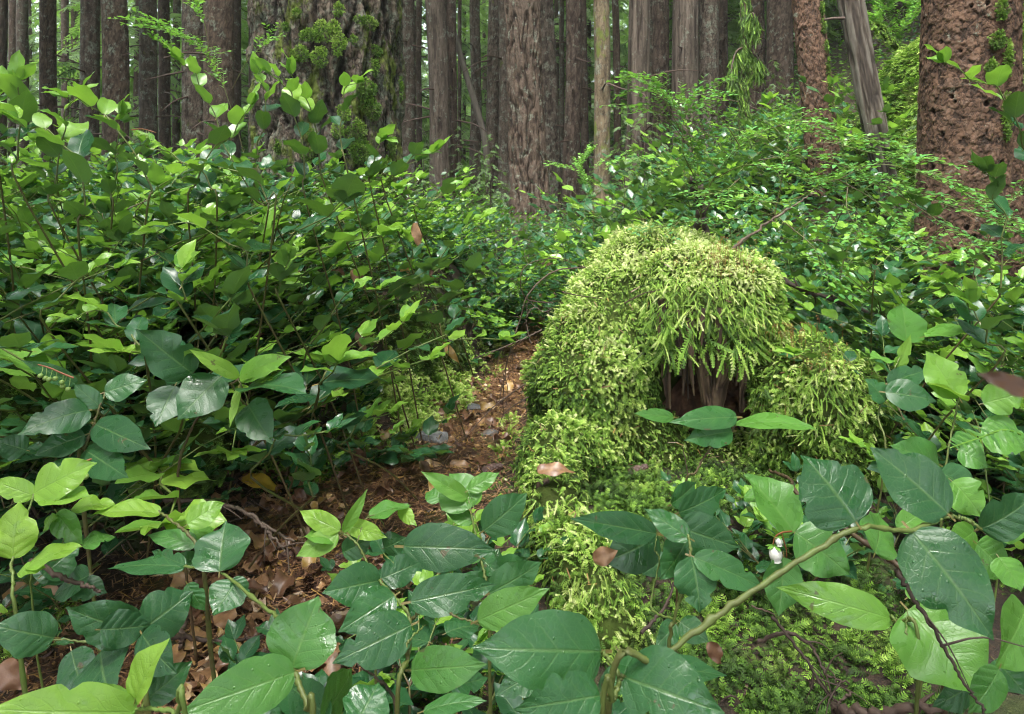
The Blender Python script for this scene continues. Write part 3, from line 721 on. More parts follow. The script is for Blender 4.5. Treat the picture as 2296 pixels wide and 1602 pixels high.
# pitted red-brown trunk
RX, RY = (2164 - CX) / F * 3.6, 3.6; RZ = g1(RX, RY)
redtree = thing('spruce_tree', 'flaky red-brown trunk riddled with woodpecker holes', 'tree', (RX, RY, RZ))
r = np.random.default_rng(6)
pits = [(r.uniform(math.pi * 1.02, math.pi * 1.98), r.uniform(.3, 1.75), r.uniform(.008, .015), r.uniform(.02, .032)) for _ in range(55)]
mb = MB(); zs = np.concatenate([np.linspace(-.25, .1, 10), np.linspace(.12, 1.85, 380), np.linspace(1.9, 3.4, 50)])
Rc, Rrad, RR, RZZ = trunk_geo(mb, (RX, RY, RZ), (RX + .06, RY, RZ + 3.4),   .234, .216, 300, zs, ('flake', .0050, 32, 19), .04, .02, 61, pits)
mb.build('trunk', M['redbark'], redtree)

# leaning grey snag
t = thing('dead_snag', 'leaning dead trunk stripped to grey wood, beside the mossy boulder', 'dead tree', P(1990, 440, 5.4))
mb = MB(); b, e = P(1992, 440, 5.4), P(1880, -140, 5.4)
zs = np.linspace(-.15, e[2] - b[2], 220)
trunk_geo(mb, b, e, .088, .10, 80, zs, ('furrow', .012, 34, 2.2), .0, .05, 71); mb.build('trunk', M['greywood'], t)
mb = MB(); a = P(1868, 42, 5.35); tube(mb, smooth_path([a + [.09, 0, 0], a, a + [-.07, 0, -.01]], 5), [.014, .013, .012, .01, .008], 6, .3); mb.build('dead_branch', M['twig'], t)
# leaning dead pole
t = thing('dead_pole', 'thin bare dead pole leaning between slim trunks', 'dead tree', P(1090, 330, 12))
mb = MB(); tube(mb, smooth_path([P(1094, 380, 12), P(1084, 298, 12), P(1052, 190, 12), P(1024, 95, 12), P(1000, 0, 12), P(985, -60, 12)], 24), np.linspace(.06, .045, 24), 10, .85)
mb.build('trunk', M['greywood'], t)
# ------------------------------------------------------------------ moss shoots
def frond_tpl(nseg=9, curl=1.2, wid=.2, seed=0, fat=.11):
    r = np.random.default_rng(seed)
    t = np.linspace(0, 1, nseg + 1); ang = .5 - curl * t ** 1.3
    x = np.concatenate([[0], np.cumsum(np.cos(ang[1:]) / nseg)]); z = np.concatenate([[0], np.cumsum(np.sin(ang[1:]) / nseg)])
    V, Q, m = [], [], []
    for i in range(nseg):
        s_ = (i + .5) / nseg; pl = wid * (.3 + .7 * math.sin(math.pi * min(1, .15 + .78 * s_)) ** .8) * r.uniform(.75, 1.2)
        tx, tz = math.cos(ang[i]), math.sin(ang[i]); T_ = np.array([tx, 0, tz]); U_ = np.array([-tz, 0, tx])
        for sd in (-1, 1):
            d = T_ * r.uniform(.55, .8) + np.array([0, sd * .85, 0]) - U_ * r.uniform(.05, .4)
            a = np.array([x[i], 0, z[i]]); b = a + T_ * fat * .8
            k = len(V); V += [a, b, a + d * pl + T_ * fat * .30, a + d * pl - T_ * fat * .05]; Q.append([k, k + 1, k + 2, k + 3]); m += [s_ * .75, s_ * .75, s_ + .1, s_ + .1]
    k = len(V); wv = np.array([0, .018, 0])
    for i in range(nseg + 1): c = np.array([x[i], 0, z[i]]); V += [c - wv, c + wv]; m += [t[i] * .8] * 2
    for i in range(nseg): Q.append([k + 2 * i, k + 2 * i + 1, k + 2 * i + 3, k + 2 * i + 2])
    return np.array(V), np.array(Q), np.stack([np.array(m), np.zeros(len(m))], -1)
FR = [frond_tpl(8, c, w, k, .115) for k, (c, w) in enumerate([(1.0, .17), (1.5, .19), (2.0, .18), (.6, .16), (2.6, .17), (1.3, .22), (1.8, .14)])]
FR_S = [frond_tpl(5, c, .32, 20 + k, .17) for k, c in enumerate([.8, 1.3, 1.7])]
FR_H = [frond_tpl(13, c, w, 30 + k, .07) for k, (c, w) in enumerate([(.5, .08), (1.0, .07), (.2, .09), (1.5, .08), (.8, .055), (1.9, .07)])]
def put_fronds(mb, tpls, pos, dirs, nrm, size, base, r, tipgain=.45, squash=1.0):
    Fm = frame(dirs, nrm) * np.asarray(size)[:, None, None]
    pick = r.integers(0, len(tpls), len(pos))
    for k in range(len(tpls)):
        s_ = pick == k
        if s_.any():
            tip = tpls[k][2][:, 0]
            mb.inst(tpls[k], Fm[s_], pos[s_], np.clip(base[s_][:, None] + tipgain * (tip[None] - .45), 0, 1))

def blob_mesh(balls, voxel, seed=0, amp=.02):
    import bmesh
    bm = bmesh.new()
    from mathutils import Matrix
    for (c, rad, sc) in balls:
        ret = bmesh.ops.create_icosphere(bm, subdivisions=3, radius=rad)
        bmesh.ops.scale(bm, vec=sc, verts=ret['verts']); bmesh.ops.translate(bm, vec=c, verts=ret['verts'])
    me = bpy.data.meshes.new('tmp'); bm.to_mesh(me); bm.free()
    o = bpy.data.objects.new('tmp', me); COL.objects.link(o)
    a = o.modifiers.new('r', 'REMESH'); a.mode = 'VOXEL'; a.voxel_size = voxel
    b = o.modifiers.new('s', 'SMOOTH'); b.factor = .5; b.iterations = 5
    dg = bpy.context.evaluated_depsgraph_get(); ev = o.evaluated_get(dg); m2 = ev.to_mesh()
    V = np.zeros(len(m2.vertices) * 3); m2.vertices.foreach_get('co', V); V = V.reshape(-1, 3)
    Nn = np.zeros(len(m2.vertices) * 3); m2.vertices.foreach_get('normal', Nn); Nn = Nn.reshape(-1, 3)
    m2.calc_loop_triangles(); T = np.zeros(len(m2.loop_triangles) * 3, int); m2.loop_triangles.foreach_get('vertices', T); T = T.reshape(-1, 3)
    ev.to_mesh_clear(); bpy.data.objects.remove(o); bpy.data.meshes.remove(me)
    V = V + Nn * (amp * (fbm(V * 9, seed, 3) - .5) * 2)[:, None]
    return V, Nn, T
def sample_tris(V, Nn, T, dens, r, keep=None):
    a, b, c = V[T[:, 0]], V[T[:, 1]], V[T[:, 2]]
    ar = np.linalg.norm(np.cross(b - a, c - a), axis=1) / 2
    n = int(ar.sum() * dens); i = r.choice(len(T), n, p=ar / ar.sum())
    u, v = r.random(n), r.random(n); f = u + v > 1; u[f], v[f] = 1 - u[f], 1 - v[f]
    p = a[i] + (b - a)[i] * u[:, None] + (c - a)[i] * v[:, None]
    nn = unit(Nn[T[i, 0]] + Nn[T[i, 1]] + Nn[T[i, 2]])
    return p, nn

# ------------------------------------------------------------------ the moss-covered stump
def ball(u, v, Y, rp, sx=1, sy=1, sz=1):
    return (tuple(P(u, v, Y)), rp * Y / F, (1, 1, 1))
balls = [ball(1560, 690, 2.28, 128), ball(1625, 700, 2.24, 118), ball(1475, 655, 2.52, 138), ball(1585, 665, 2.55, 112), ball(1425, 650, 2.85, 118), ball(1540, 632, 2.95, 108),
         ball(1420, 730, 2.45, 150), ball(1375, 800, 2.35, 150), ball(1335, 880, 2.25, 140), ball(1325, 980, 2.2, 132), ball(1400, 990, 2.22, 110),
         ball(1245, 1030, 1.98, 88), ball(1300, 1040, 2.05, 90), ball(1470, 1060, 2.22, 125), ball(1570, 1085, 2.25, 130), ball(1690, 1080, 2.2, 110),
         ball(1705, 800, 2.42, 80), ball(1755, 855, 2.25, 90), ball(1815, 875, 2.08, 116), ball(1858, 915, 2.0, 118), ball(1872, 1000, 1.98, 102), ball(1790, 1010, 2.08, 98),
         ball(1570, 800, 2.72, 190),
         ball(1240, 1100, 1.80, 64), ball(1243, 1150, 1.68, 66), ball(1262, 1200, 1.58, 70), ball(1288, 1255, 1.48, 78), ball(1318, 1305, 1.40, 84), ball(1345, 1355, 1.34, 82), ball(1365, 1405, 1.29, 74)]
balls = [((c[0], c[1], c[2]), r_, s_) for c, r_, s_ in balls]
SLOC = P(1540, 1000, 2.3); SLOC[2] = g1(SLOC[0], SLOC[1])
stump = thing('mossy_stump', 'rotten stump buried under bright yellow-green moss beside the path', 'stump', SLOC)
SV, SN, ST = blob_mesh(balls, .016, 3, .018); SV = SV + SN * (.055 * (fbm(SV * 4.2, 17, 2) - .5) * sstep(1.75, 2.0, SV[:, 1]))[:, None]
mb = MB(); mb.add(SV, None, ST, None, np.clip(.4 + .5 * (fbm(SV * 7, 5, 3) - .5) + 0 * SV[:, 0], 0, 1)); 
mb.build('stump_body', M['mossbed'], stump)
r = np.random.default_rng(41)
p, nn = sample_tris(SV, SN, ST, 20000, r)
uu, vv = proj(p)
gz = ground(p[:, 0], p[:, 1])
facing = nn[:, 1] < .55
cavity = ((uu > 1470) & (uu < 1675) & (vv > 800) & (vv < 905)) | ((uu > 1490) & (uu < 1660) & (vv > 745) & (nn[:, 2] < .1) & (vv < 905))
litter = (uu > 1420) & (uu < 1690) & (vv > 905) & (r.random(len(p)) < .35)
baretongue = (uu > 1195) & (uu < 1310) & (vv > 1085) & (vv < 1155) & (r.random(len(p)) < .8)
knots = np.zeros(len(p), bool)
for ku, kv, kr in [(1527, 655, 16), (1640, 640, 14), (1860, 905, 26), (1845, 880, 16), (1900, 960, 18)]:
    knots |= ((uu - ku) ** 2 + (vv - kv) ** 2 < kr ** 2)
k = facing & ~cavity & ~litter & ~baretongue & ~knots & (p[:, 2] > gz - .02) & (nn[:, 2] > -.55)
p, nn, uu, vv = p[k], nn[k], uu[k], vv[k]; n = len(p)
down = np.stack([0 * nn[:, 0], 0 * nn[:, 0], -np.ones(n)], -1); down = down - np.sum(down * nn, -1, keepdims=True) * nn
clump = fbm(p * 16, 8, 2)
rd = unit(r.normal(0, 1, (n, 3)))
d = nn * r.uniform(.2, 1.0, n)[:, None] + down * r.uniform(.1, 1.0, n)[:, None] + rd * .75
size = r.uniform(.012, .040, n) * (.45 + .9 * clump)
yel = fbm(p * 5 + 3, 12, 2)
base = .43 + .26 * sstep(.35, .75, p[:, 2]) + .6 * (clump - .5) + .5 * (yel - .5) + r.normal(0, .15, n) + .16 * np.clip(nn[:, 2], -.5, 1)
base = base + .06 - (.17 * sstep(.35, -.15, nn[:, 2]) + .10 * sstep(.1, .5, nn[:, 0])) * (uu < 1690)  # shading put into the moss tint: upward faces paler, steep flanks darker
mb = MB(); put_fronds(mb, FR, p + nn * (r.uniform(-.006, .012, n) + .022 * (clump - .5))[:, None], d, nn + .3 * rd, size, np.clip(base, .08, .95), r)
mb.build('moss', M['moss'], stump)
mb = MB(); i = r.choice(n, 700, False); c = p[i] + nn[i] * r.uniform(.012, .03, 700)[:, None]; a = unit(np.cross(nn[i], r.normal(0, 1, (700, 3)))) + .25 * r.normal(0, 1, (700, 3)); L = r.uniform(.006, .014, 700)[:, None]; b_ = unit(np.cross(a, nn[i])) * r.uniform(.0006, .0014, 700)[:, None]
mb.add(np.stack([c - a * L - b_, c - a * L + b_, c + a * L + b_, c + a * L - b_], 1).reshape(-1, 3), np.arange(2800).reshape(700, 4), None, None, np.repeat(r.uniform(.3, .8, 700), 4)); mb.build('needles', M['litter'], stump, smooth=False)['kind'] = 'stuff'
# long fronds that hang over the brow and over the lobe
mb = MB(); pos, ds, sz, bs = [], [], [], []
def hang(ul, ur, vt, vb, Yc, num, lmin, lmax, b0):
    for _ in range(num):
        u = r.uniform(ul, ur); v = r.uniform(vt, vb)
        pos.append(P(u, v, Yc + r.normal(0, .02))); ds.append([r.normal((u - (ul + ur) / 2) / (ur - ul) * .8, .45), r.uniform(-.8, 0), r.uniform(-1.4, -.2)])
        sz.append(r.uniform(lmin, lmax)); bs.append(b0 + r.normal(0, .17))
hang(1445, 1720, 620, 710, 2.07, 330, .02, .06, .62)
hang(1490, 1695, 690, 735, 2.09, 150, .04, .09, .58)
hang(1478, 1530, 720, 800, 2.07, 40, .04, .09, .5); hang(1640, 1690, 720, 800, 2.08, 40, .04, .09, .5)
hang(1500, 1690, 720, 770, 2.1, 70, .06, .15, .52)
hang(1440, 1500, 690, 800, 2.08, 70, .03, .06, .45)
hang(1650, 1700, 690, 820, 2.1, 60, .03, .06, .45)
hang(1800, 1965, 830, 990, 1.89, 240, .025, .065, .62)
hang(1690, 1800, 860, 1010, 2.02, 140, .025, .06, .36)
hang(1190, 1300, 1120, 1200, 1.58, 80, .02, .05, .72)
hang(1215, 1340, 1200, 1300, 1.42, 110, .018, .036, .68)
hang(1270, 1400, 1290, 1420, 1.28, 130, .018, .034, .66)
pos, ds = np.array(pos), np.array(ds, float)
put_fronds(mb, FR_H, pos, ds, np.array([[0, -1., .4]]) + r.normal(0, .6, pos.shape), np.array(sz), np.clip(np.array(bs), 0, 1), r, .3)
mb.build('hanging_moss', M['moss'], stump)
# bare wood strands left in the hollow
def strand(pts, rads, seed, tint=.5, seg=18):
    pts = np.array([P(*q) for q in pts]); n = 40; c = smooth_path(pts, n); rr = np.interp(np.linspace(0, 1, n), np.linspace(0, 1, len(rads)), rads)
    mb = MB(); tube(mb, c, rr, seg, tint)
    V = mb.V[0]; 
    V += ((fbm(V * [130, 130, 7], seed, 3) - .5)[:, None] * .9 * np.append(np.repeat(rr, seg), rr[-1])[:, None]) * unit(V - np.vstack([np.repeat(c, seg, 0), c[-1:]]) + 1e-6)
    mb.C[0] = np.clip(.45 + 1.2 * (fbm(V * [120, 120, 8], seed + 3, 3) - .5) + tint - .5, 0, 1)
    return mb
rw = MB(); wv_, wn_, wt_ = blob_mesh([ball(1545, 850, 2.50, 95), ball(1610, 850, 2.48, 105), ball(1575, 935, 2.36, 90), ball(1650, 880, 2.42, 75), ball(1500, 890, 2.40, 65)], .011, 8, .022)
wv_ = wv_ + wn_ * (.03 * (fbm(wv_ * [60, 60, 16], 9, 3) - .5))[:, None]; rw.add(wv_, None, wt_, None, np.clip(.42 + 1.3 * (fbm(wv_ * [70, 70, 22], 4, 3) - .5), 0, 1)); rw.build('rotten_heartwood', M['redrot'], stump)
WS = []
for k_ in range(17):
    u = r.uniform(1484, 1672); v0 = r.uniform(690, 740); v1 = v0 + r.uniform(70, 190); Y_ = 2.06 + r.uniform(0, .10); a_ = r.uniform(.004, .013); lean_ = r.normal(0, 9)
    WS.append(([(u, v0, Y_), (u + lean_ * .4 + r.normal(0, 3), (v0 + v1) / 2, Y_ - .01), (u + lean_ + (1570 - u) * .12, v1, Y_ - .01)], [a_, a_ * r.uniform(.7, 1.1), a_ * r.uniform(.2, .6)], r.uniform(.25, .6)))
for k_, (ua, va, ub, vb, Y_, ra, rb) in enumerate([(1600, 925, 1628, 690, 2.13, .022, .052), (1590, 940, 1560, 690, 2.11, .016, .026), (1497, 915, 1484, 670, 2.12, .007, .020), (1545, 860, 1530, 700, 2.2, .012, .03), (1663, 925, 1668, 690, 2.12, .007, .014)]):
    A_, B_ = P(ua, va, Y_), P(ub, vb, Y_); mb = MB(); trunk_geo(mb, A_, B_, ra, rb, 70, np.linspace(0, B_[2] - A_[2], 90), ('furrow', .011, 75, 7), 0, .02, 600 + k_); mb.C[0] = np.clip(.12 + .62 * mb.C[0], 0, 1); mb.build('wood_slab', M['wood'], stump)
for k_, (pts, rads, ti) in enumerate(WS): strand(pts, rads, 60 + k_, ti).build('wood_strand', M['wood'], stump)
mb = strand([(1215, 1085, 1.72), (1238, 1115, 1.68), (1252, 1165, 1.62)], [.018, .026, .018], 77, .34); mb.build('bare_root', M['wood'], stump)
# moss stalks with nodding capsules
def stalks(cen, num, su, sv, h, tgt):
    mb = MB()
    for _ in range(num):
        u, v = cen[0] + r.normal(0, su), cen[1] + r.normal(0, sv)
        b_ = P(u, v, cen[2]); hh = r.uniform(.6, 1.1) * h; lx = r.normal(0, .12) * hh; a = r.choice([-1, 1])
        pts = [b_, b_ + [lx * .5, 0, hh * .6], b_ + [lx, 0, hh], b_ + [lx + a * .004, 0, hh + .002], b_ + [lx + a * .008, 0, hh - .003]]
        tube(mb, smooth_path(pts, 9), np.array([.0004, .0004, .0004, .0004, .0004, .0004, .0006, .0013, .0008]), 4, np.linspace(.25, .85, 9))
    mb.build('moss_stalks', M['capsule'], tgt)['kind'] = 'stuff'
stalks((1630, 590, 2.1), 42, 40, 16, .045, stump); stalks((1590, 610, 2.06), 34, 60, 22, .04, stump); stalks((1795, 765, 1.98), 40, 45, 10, .045, stump); stalks((1830, 830, 1.9), 22, 40, 14, .035, stump)

# moss clumps on the large fir
def on_trunk(u, v, cx, cy, rad):
    th = 0.
    for _ in range(12):
        Y = cy - rad * math.cos(th); s_ = ((u - CX) / F * Y - cx) / rad; th = math.asin(max(-.97, min(.97, s_)))
    return np.array([cx + rad * math.sin(th), cy - rad * math.cos(th), EYE - (v - HZ) / F * (cy - rad * math.cos(th))]), np.array([math.sin(th), -math.cos(th), 0])
def moss_on(tree, cx, cy, rad, cl, seed, tint=.3):
    r = np.random.default_rng(seed)
    for (u, v, ru, rv, ti) in cl:
        mb = MB(); c, n0 = on_trunk(u, v, cx, cy, rad); k = cy / F
        ru, rv = ru * .85, rv * .85; num = int(60 + ru * rv * 1.2); a = r.uniform(0, 6.28, num); q = np.sqrt(r.random(num))
        tang = np.cross([0, 0, 1], n0); thick = min(ru, rv) * k * .24
        q = q * (.7 + .6 * vnoise(np.stack([np.cos(a) * 1.6 + u, np.sin(a) * 1.6, 0 * a], -1), 3)); prof = np.sqrt(np.clip(1 - q ** 2, 0, 1))
        pos = c + tang * (q * np.cos(a) * ru * k)[:, None] + np.array([0, 0, 1.]) * (q * np.sin(a) * rv * k)[:, None] + n0 * (prof * thick - .012 + r.uniform(-.01, .004, num))[:, None]
        dd = n0 * .9 + tang * (q * np.cos(a))[:, None] * .8 + np.array([0, 0, 1.]) * (q * np.sin(a) * .8 - .15)[:, None] + r.normal(0, .45, (num, 3))
        put_fronds(mb, FR_S, pos, dd, n0 + r.normal(0, .6, (num, 3)), r.uniform(.010, .022, num), np.clip(ti + r.normal(0, .08, num) + .12 * (pos[:, 2] - c[2]) / (rv * k), 0, 1), r, .3)
        mb.build('moss_clump', M['moss'], tree)
moss_on(bigfir, BX, BY, .53, [(830, 50, 20, 16, .42), (808, 46, 13, 10, .36), (694, 78, 22, 14, .42), (672, 122, 24, 18, .40), (722, 70, 18, 26, .55), (760, 95, 14, 30, .6), (748, 60, 12, 14, .55), (716, 125, 18, 22, .5), (792, 88, 9, 10, .38), (848, 115, 12, 12, .36), (842, 150, 11, 20, .36),
     (822, 200, 28, 22, .34), (834, 245, 26, 28, .33), (800, 300, 24, 30, .36), (806, 340, 30, 26, .33), (770, 255, 14, 20, .45), (757, 290, 12, 18, .5), (880, 330, 12, 22, .35), (870, 380, 26, 26, .38), (868, 415, 24, 18, .35), (690, 350, 16, 18, .32), (700, 300, 10, 12, .34), (742, 385, 16, 20, .3), (640, 60, 9, 10, .35), (665, 30, 10, 10, .35), (905, 200, 6, 30, .36), (760, 20, 10, 16, .5), (622, 330, 10, 18, .34), (650, 150, 8, 16, .35)], 5)
moss_on(redtree, RX + .03, RY, .243, [(2250, 20, 11, 26, .42), (2240, 88, 14, 22, .40), (2265, 130, 8, 40, .42), (2225, 150, 10, 18, .38), (2262, 260, 8, 60, .42), (2085, 640, 26, 22, .3), (2110, 665, 30, 16, .28), (2235, 420, 10, 12, .35), (2052, 600, 10, 40, .3), (2150, 700, 30, 20, .25)], 6)
tl, bx, Y, gz, r0, r1, tx, zt = TREES['scaly fir trunk leaning over, with moss down one side']
def lean_c(v): z = EYE - (v - HZ) / F * Y; return bx + (tx - bx) * (z - gz) / (zt - gz)
for (v, du, ru, rv) in [(20, 30, 8, 20), (60, 30, 8, 22), (105, 32, 9, 16), (150, 32, 8, 26), (190, 32, 7, 16), (240, 30, 8, 20)]:
    moss_on(tl, lean_c(v), Y, r0 * 1.02, [(CX + lean_c(v) / Y * F + du, v, ru, rv, .42)], v)

# ------------------------------------------------------------------ foreground salal branches with modelled leaves
def hleaf(root, u0, v0, u1, v1, w, Y0, Y1, tint, r, hint=None, mat='hleaf', bend=None, fold=None):
    A, B = P(u0, v0, Y0), P(u1, v1, Y1)
    hint = np.array([r.normal(0, .12), -.55, .85]) if hint is None else np.asarray(hint, float)
    Fm = frame(B - A, hint); L = np.linalg.norm(B - A)
    pa = np.array(proj(A + (B - A) * .4)); pb = np.array(proj(A + (B - A) * .4 + Fm[:, 1] * .01)); per = np.linalg.norm(pb - pa) / .01
    ax = unit(np.array([u1 - u0, v1 - v0], float)); bv = (pb - pa) / .01; per = .85 * abs(bv[0] * -ax[1] + bv[1] * ax[0]) + .04 * per
    W = min(w / per, L * 1.15)
    bt = [(r.uniform(.3, .9), r.choice([-1, 1]), r.uniform(.12, .5)) for _ in range(int(r.choice([0, 0, 1, 1, 2])))]
    tpl = leaf_tpl(30, 5, W / L, r.uniform(.1, .7) if bend is None else bend, r.uniform(.06, .26) if fold is None else fold, r.uniform(.03, .11), r.uniform(0, 6), twist=r.uniform(-.35, .35), curl=r.uniform(0, .35), bites=bt, rag=.16, rs=int(r.integers(1000)))
    mb = MB(); mb.inst(tpl, (Fm * L)[None], A[None], np.array([np.clip(tint + r.normal(0, .03), 0, 1)]))
    return mb.build('leaf', M[mat], root)
def hplant(label, stems, leaves, seed, group=None, name='salal_shrub', stem_r=.0018, cat='shrub', off=.05):
    r = np.random.default_rng(seed); b = P(*stems[0][0][0])
    b = np.array([b[0], b[1], g1(b[0], b[1])])
    t = thing(name, label, cat, b, group)
    mb = MB()
    for i, s_ in enumerate(stems):
        pts = [P(*q) for q in s_[0]]
        if i == 0: pts = [np.array([pts[0][0] * .98, pts[0][1] + off, g1(pts[0][0], pts[0][1]) - .02])] + pts
        elif min(np.linalg.norm(P(*q) - pts[0]) for z_ in stems[:i] for q in z_[0]) > .004:
            near = min((P(*q) for z_ in stems[:i] for q in z_[0]), key=lambda q: np.linalg.norm(q - pts[0]))
            if np.linalg.norm(near - pts[0]) < .05: pts = [near] + pts
            else: pts = [np.array([pts[0][0] * .98, pts[0][1] + .06, g1(pts[0][0], pts[0][1]) - .02])] + pts
        k = s_[1] if len(s_) > 1 else 1.0; n = 10 * len(pts)
        wob_ = np.clip(r.normal(1, .10, n), .85, 1.3) * np.where(np.arange(n) % 10 == 0, 1.35, 1.0)
        tube(mb, smooth_path(pts, n) + r.normal(0, .0005, (n, 3)), np.linspace(stem_r * (1.25 if i == 0 else .9), stem_r * (.6 if i == 0 else .3), n) * k * wob_, 8, np.linspace(.45, .8, n) if len(s_) < 3 else s_[2])
    mb.build('stem', M['stem'], t)
    for l in leaves:
        u0, v0, u1, v1, w, Y0, Y1, ti = l[:8]
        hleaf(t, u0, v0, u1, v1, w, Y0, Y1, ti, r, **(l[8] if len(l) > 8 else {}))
    return t
up = dict(hint=(0, -.8, .5)); flat = dict(hint=(0, -.1, 1)); side = dict(hint=(.2, -.9, .25)); under = dict(hint=(0, -.9, -.3))
hplant('salal branch with big dark leaves reaching across the lower right corner past a white flower',
       [([(1362, 1600, .50), (1480, 1478, .50), (1640, 1360, .51), (1800, 1252, .52), (1925, 1185, .53), (2040, 1190, .54), (2120, 1160, .55), (2165, 1165, .55), (2199, 1187, .55)], 1.25)],
       [(1919, 1170, 1800, 1022, 150, .53, .56, .10, side), (2125, 1152, 1950, 1003, 112, .55, .58, .08, side), (2199, 1186, 2320, 1108, 92, .55, .55, .08, side), (2043, 1192, 2228, 1436, 148, .54, .50, .07, dict(hint=(-.35, -.6, .7), bend=.7))], 1)
hplant('salal shrub with one huge spotted leaf at the bottom edge of the photo', [([(1350, 1640, .49), (1375, 1570, .49), (1388, 1525, .50), (1370, 1485, .51), (1348, 1461, .52)], 1.1), ([(1388, 1525, .50), (1400, 1515, .5), (1420, 1530, .5)],), ([(1375, 1570, .49), (1345, 1560, .49)],)],
       [(1348, 1461, 1059, 1453, 172, .52, .50, .27, up), (1346, 1560, 1150, 1592, 128, .49, .47, .20, up), (1398, 1518, 1625, 1600, 165, .50, .47, .18, up), (1345, 1552, 1470, 1470, 66, .52, .56, .2), (1420, 1500, 1630, 1515, 60, .54, .56, .12, flat)], 2)
hplant('salal shrub with a fan of wet leaves along the bottom, beside the moss tongue', [([(890, 1640, .58), (914, 1475, .6), (918, 1391, .62), (890, 1345, .64), (850, 1300, .66)], 1.1), ([(918, 1391, .62), (960, 1365, .62), (1020, 1382, .61), (1072, 1400, .6)], 1.0, .45), ([(914, 1440, .6), (955, 1400, .62)],), ([(880, 1560, .6), (830, 1510, .62), (790, 1480, .63)], 1.1, .15)],
       [(921, 1350, 1114, 1311, 84, .62, .64, .12, up), (1072, 1392, 1232, 1320, 78, .60, .60, .55, up), (922, 1503, 1092, 1490, 98, .60, .58, .45, up), (922, 1402, 745, 1488, 108, .61, .58, .10, up), (852, 1302, 722, 1330, 92, .66, .63, .12, up), (856, 1298, 942, 1262, 66, .66, .68, .10, up), (884, 1336, 758, 1418, 84, .63, .6, .24, up), (800, 1625, 850, 1530, 130, .55, .58, .22, up), (950, 1595, 1092, 1572, 42, .56, .56, .35, flat), (1010, 1540, 1095, 1520, 50, .62, .64, .25, up), (960, 1440, 870, 1430, 40, .66, .68, .08, flat), (1000, 1420, 1075, 1405, 48, .68, .7, .1, flat), (1215, 1500, 1110, 1560, 70, .56, .55, .12, up), (720, 1610, 790, 1500, 100, .6, .64, .5, under), (740, 1610, 640, 1530, 90, .6, .64, .1, up)], 3)
hplant('salal sprig with a large oval wet leaf over the brown leaf litter', [([(705, 1660, .55), (690, 1590, .56), (664, 1515, .58), (655, 1495, .6), (640, 1405, .64), (600, 1368, .67), (505, 1290, .74), (462, 1276, .75), (413, 1270, .77)], 1.2)],
       [(655, 1497, 714, 1337, 178, .59, .62, .42, up), (660, 1508, 404, 1598, 118, .58, .54, .46, up), (492, 1282, 506, 1168, 132, .74, .78, .16, up), (530, 1306, 478, 1381, 124, .73, .70, .26, up), (416, 1272, 240, 1276, 42, .77, .78, .16, flat), (416, 1268, 340, 1236, 40, .77, .8, .18, up), (520, 1300, 560, 1340, 40, .73, .73, .2)], 4)
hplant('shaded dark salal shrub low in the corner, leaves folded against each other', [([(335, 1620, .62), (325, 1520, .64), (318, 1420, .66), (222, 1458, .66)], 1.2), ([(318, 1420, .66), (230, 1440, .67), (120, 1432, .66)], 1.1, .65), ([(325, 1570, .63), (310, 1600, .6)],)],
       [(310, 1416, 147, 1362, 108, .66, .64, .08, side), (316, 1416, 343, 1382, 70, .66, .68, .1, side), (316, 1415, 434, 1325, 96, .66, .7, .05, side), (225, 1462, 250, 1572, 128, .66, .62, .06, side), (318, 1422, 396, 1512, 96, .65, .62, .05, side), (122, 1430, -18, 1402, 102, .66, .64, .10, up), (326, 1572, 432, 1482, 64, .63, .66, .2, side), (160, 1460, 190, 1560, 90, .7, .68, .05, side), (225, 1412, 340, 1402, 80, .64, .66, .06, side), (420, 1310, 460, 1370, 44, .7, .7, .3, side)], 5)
hplant('bright young salal shoot curling up in the bottom corner', [([(420, 1660, .5), (395, 1602, .51), (345, 1590, .52), (305, 1592, .53)], 1.0, .85)],
       [(304, 1597, -35, 1590, 122, .53, .5, .78, up), (306, 1590, 206, 1540, 64, .53, .56, .70, up), (304, 1568, 380, 1432, 58, .53, .54, .92, dict(hint=(-.5, -.75, .4), fold=.4))], 6)
hplant('salal shrub with pale wet young leaves at the edge of the photo, above the corner', [([(40, 1420, .72), (30, 1300, .74), (28, 1250, .76), (75, 1110, .8)], 1.0, .75), ([(70, 1330, .78), (130, 1250, .8), (165, 1150, .82), (235, 1130, .84)], .9, .7)],
       [(75, 1108, 218, 1038, 76, .80, .82, .80, up), (28, 1254, 46, 1122, 94, .76, .78, .92, side), (76, 1112, -15, 1078, 54, .80, .8, .85, up), (95, 1120, 203, 1114, 40, .8, .8, .84, flat), (160, 1142, 262, 1135, 32, .82, .84, .9, flat), (128, 1150, 186, 1222, 62, .81, .8, .6, side), (185, 1226, 258, 1206, 46, .8, .82, .45, flat), (100, 1180, 130, 1160, 40, .8, .8, .8), (60, 1270, 186, 1225, 34, .76, .78, .82, flat), (40, 1285, 105, 1275, 26, .75, .76, .85, flat), (95, 1290, 180, 1220, 70, .82, .86, .25, side), (150, 1300, 60, 1260, 60, .84, .84, .12), (160, 1310, 240, 1330, 60, .84, .84, .12), (200, 1290, 120, 1340, 50, .84, .84, .1)], 7)
hplant('salal sprig on a pink stem bending over the litter', [([(462, 1330, .78), (441, 1224, .8), (400, 1180, .82), (362, 1152, .84), (350, 1140, .85)], 1.1, .45)],
       [(360, 1152, 202, 1156, 36, .84, .82, .90, flat), (420, 1176, 503, 1128, 50, .82, .85, .78, up), (441, 1222, 330, 1200, 46, .82, .84, .4), (430, 1205, 480, 1185, 36, .83, .86, .6), (450, 1265, 390, 1245, 34, .82, .84, .2)], 8)
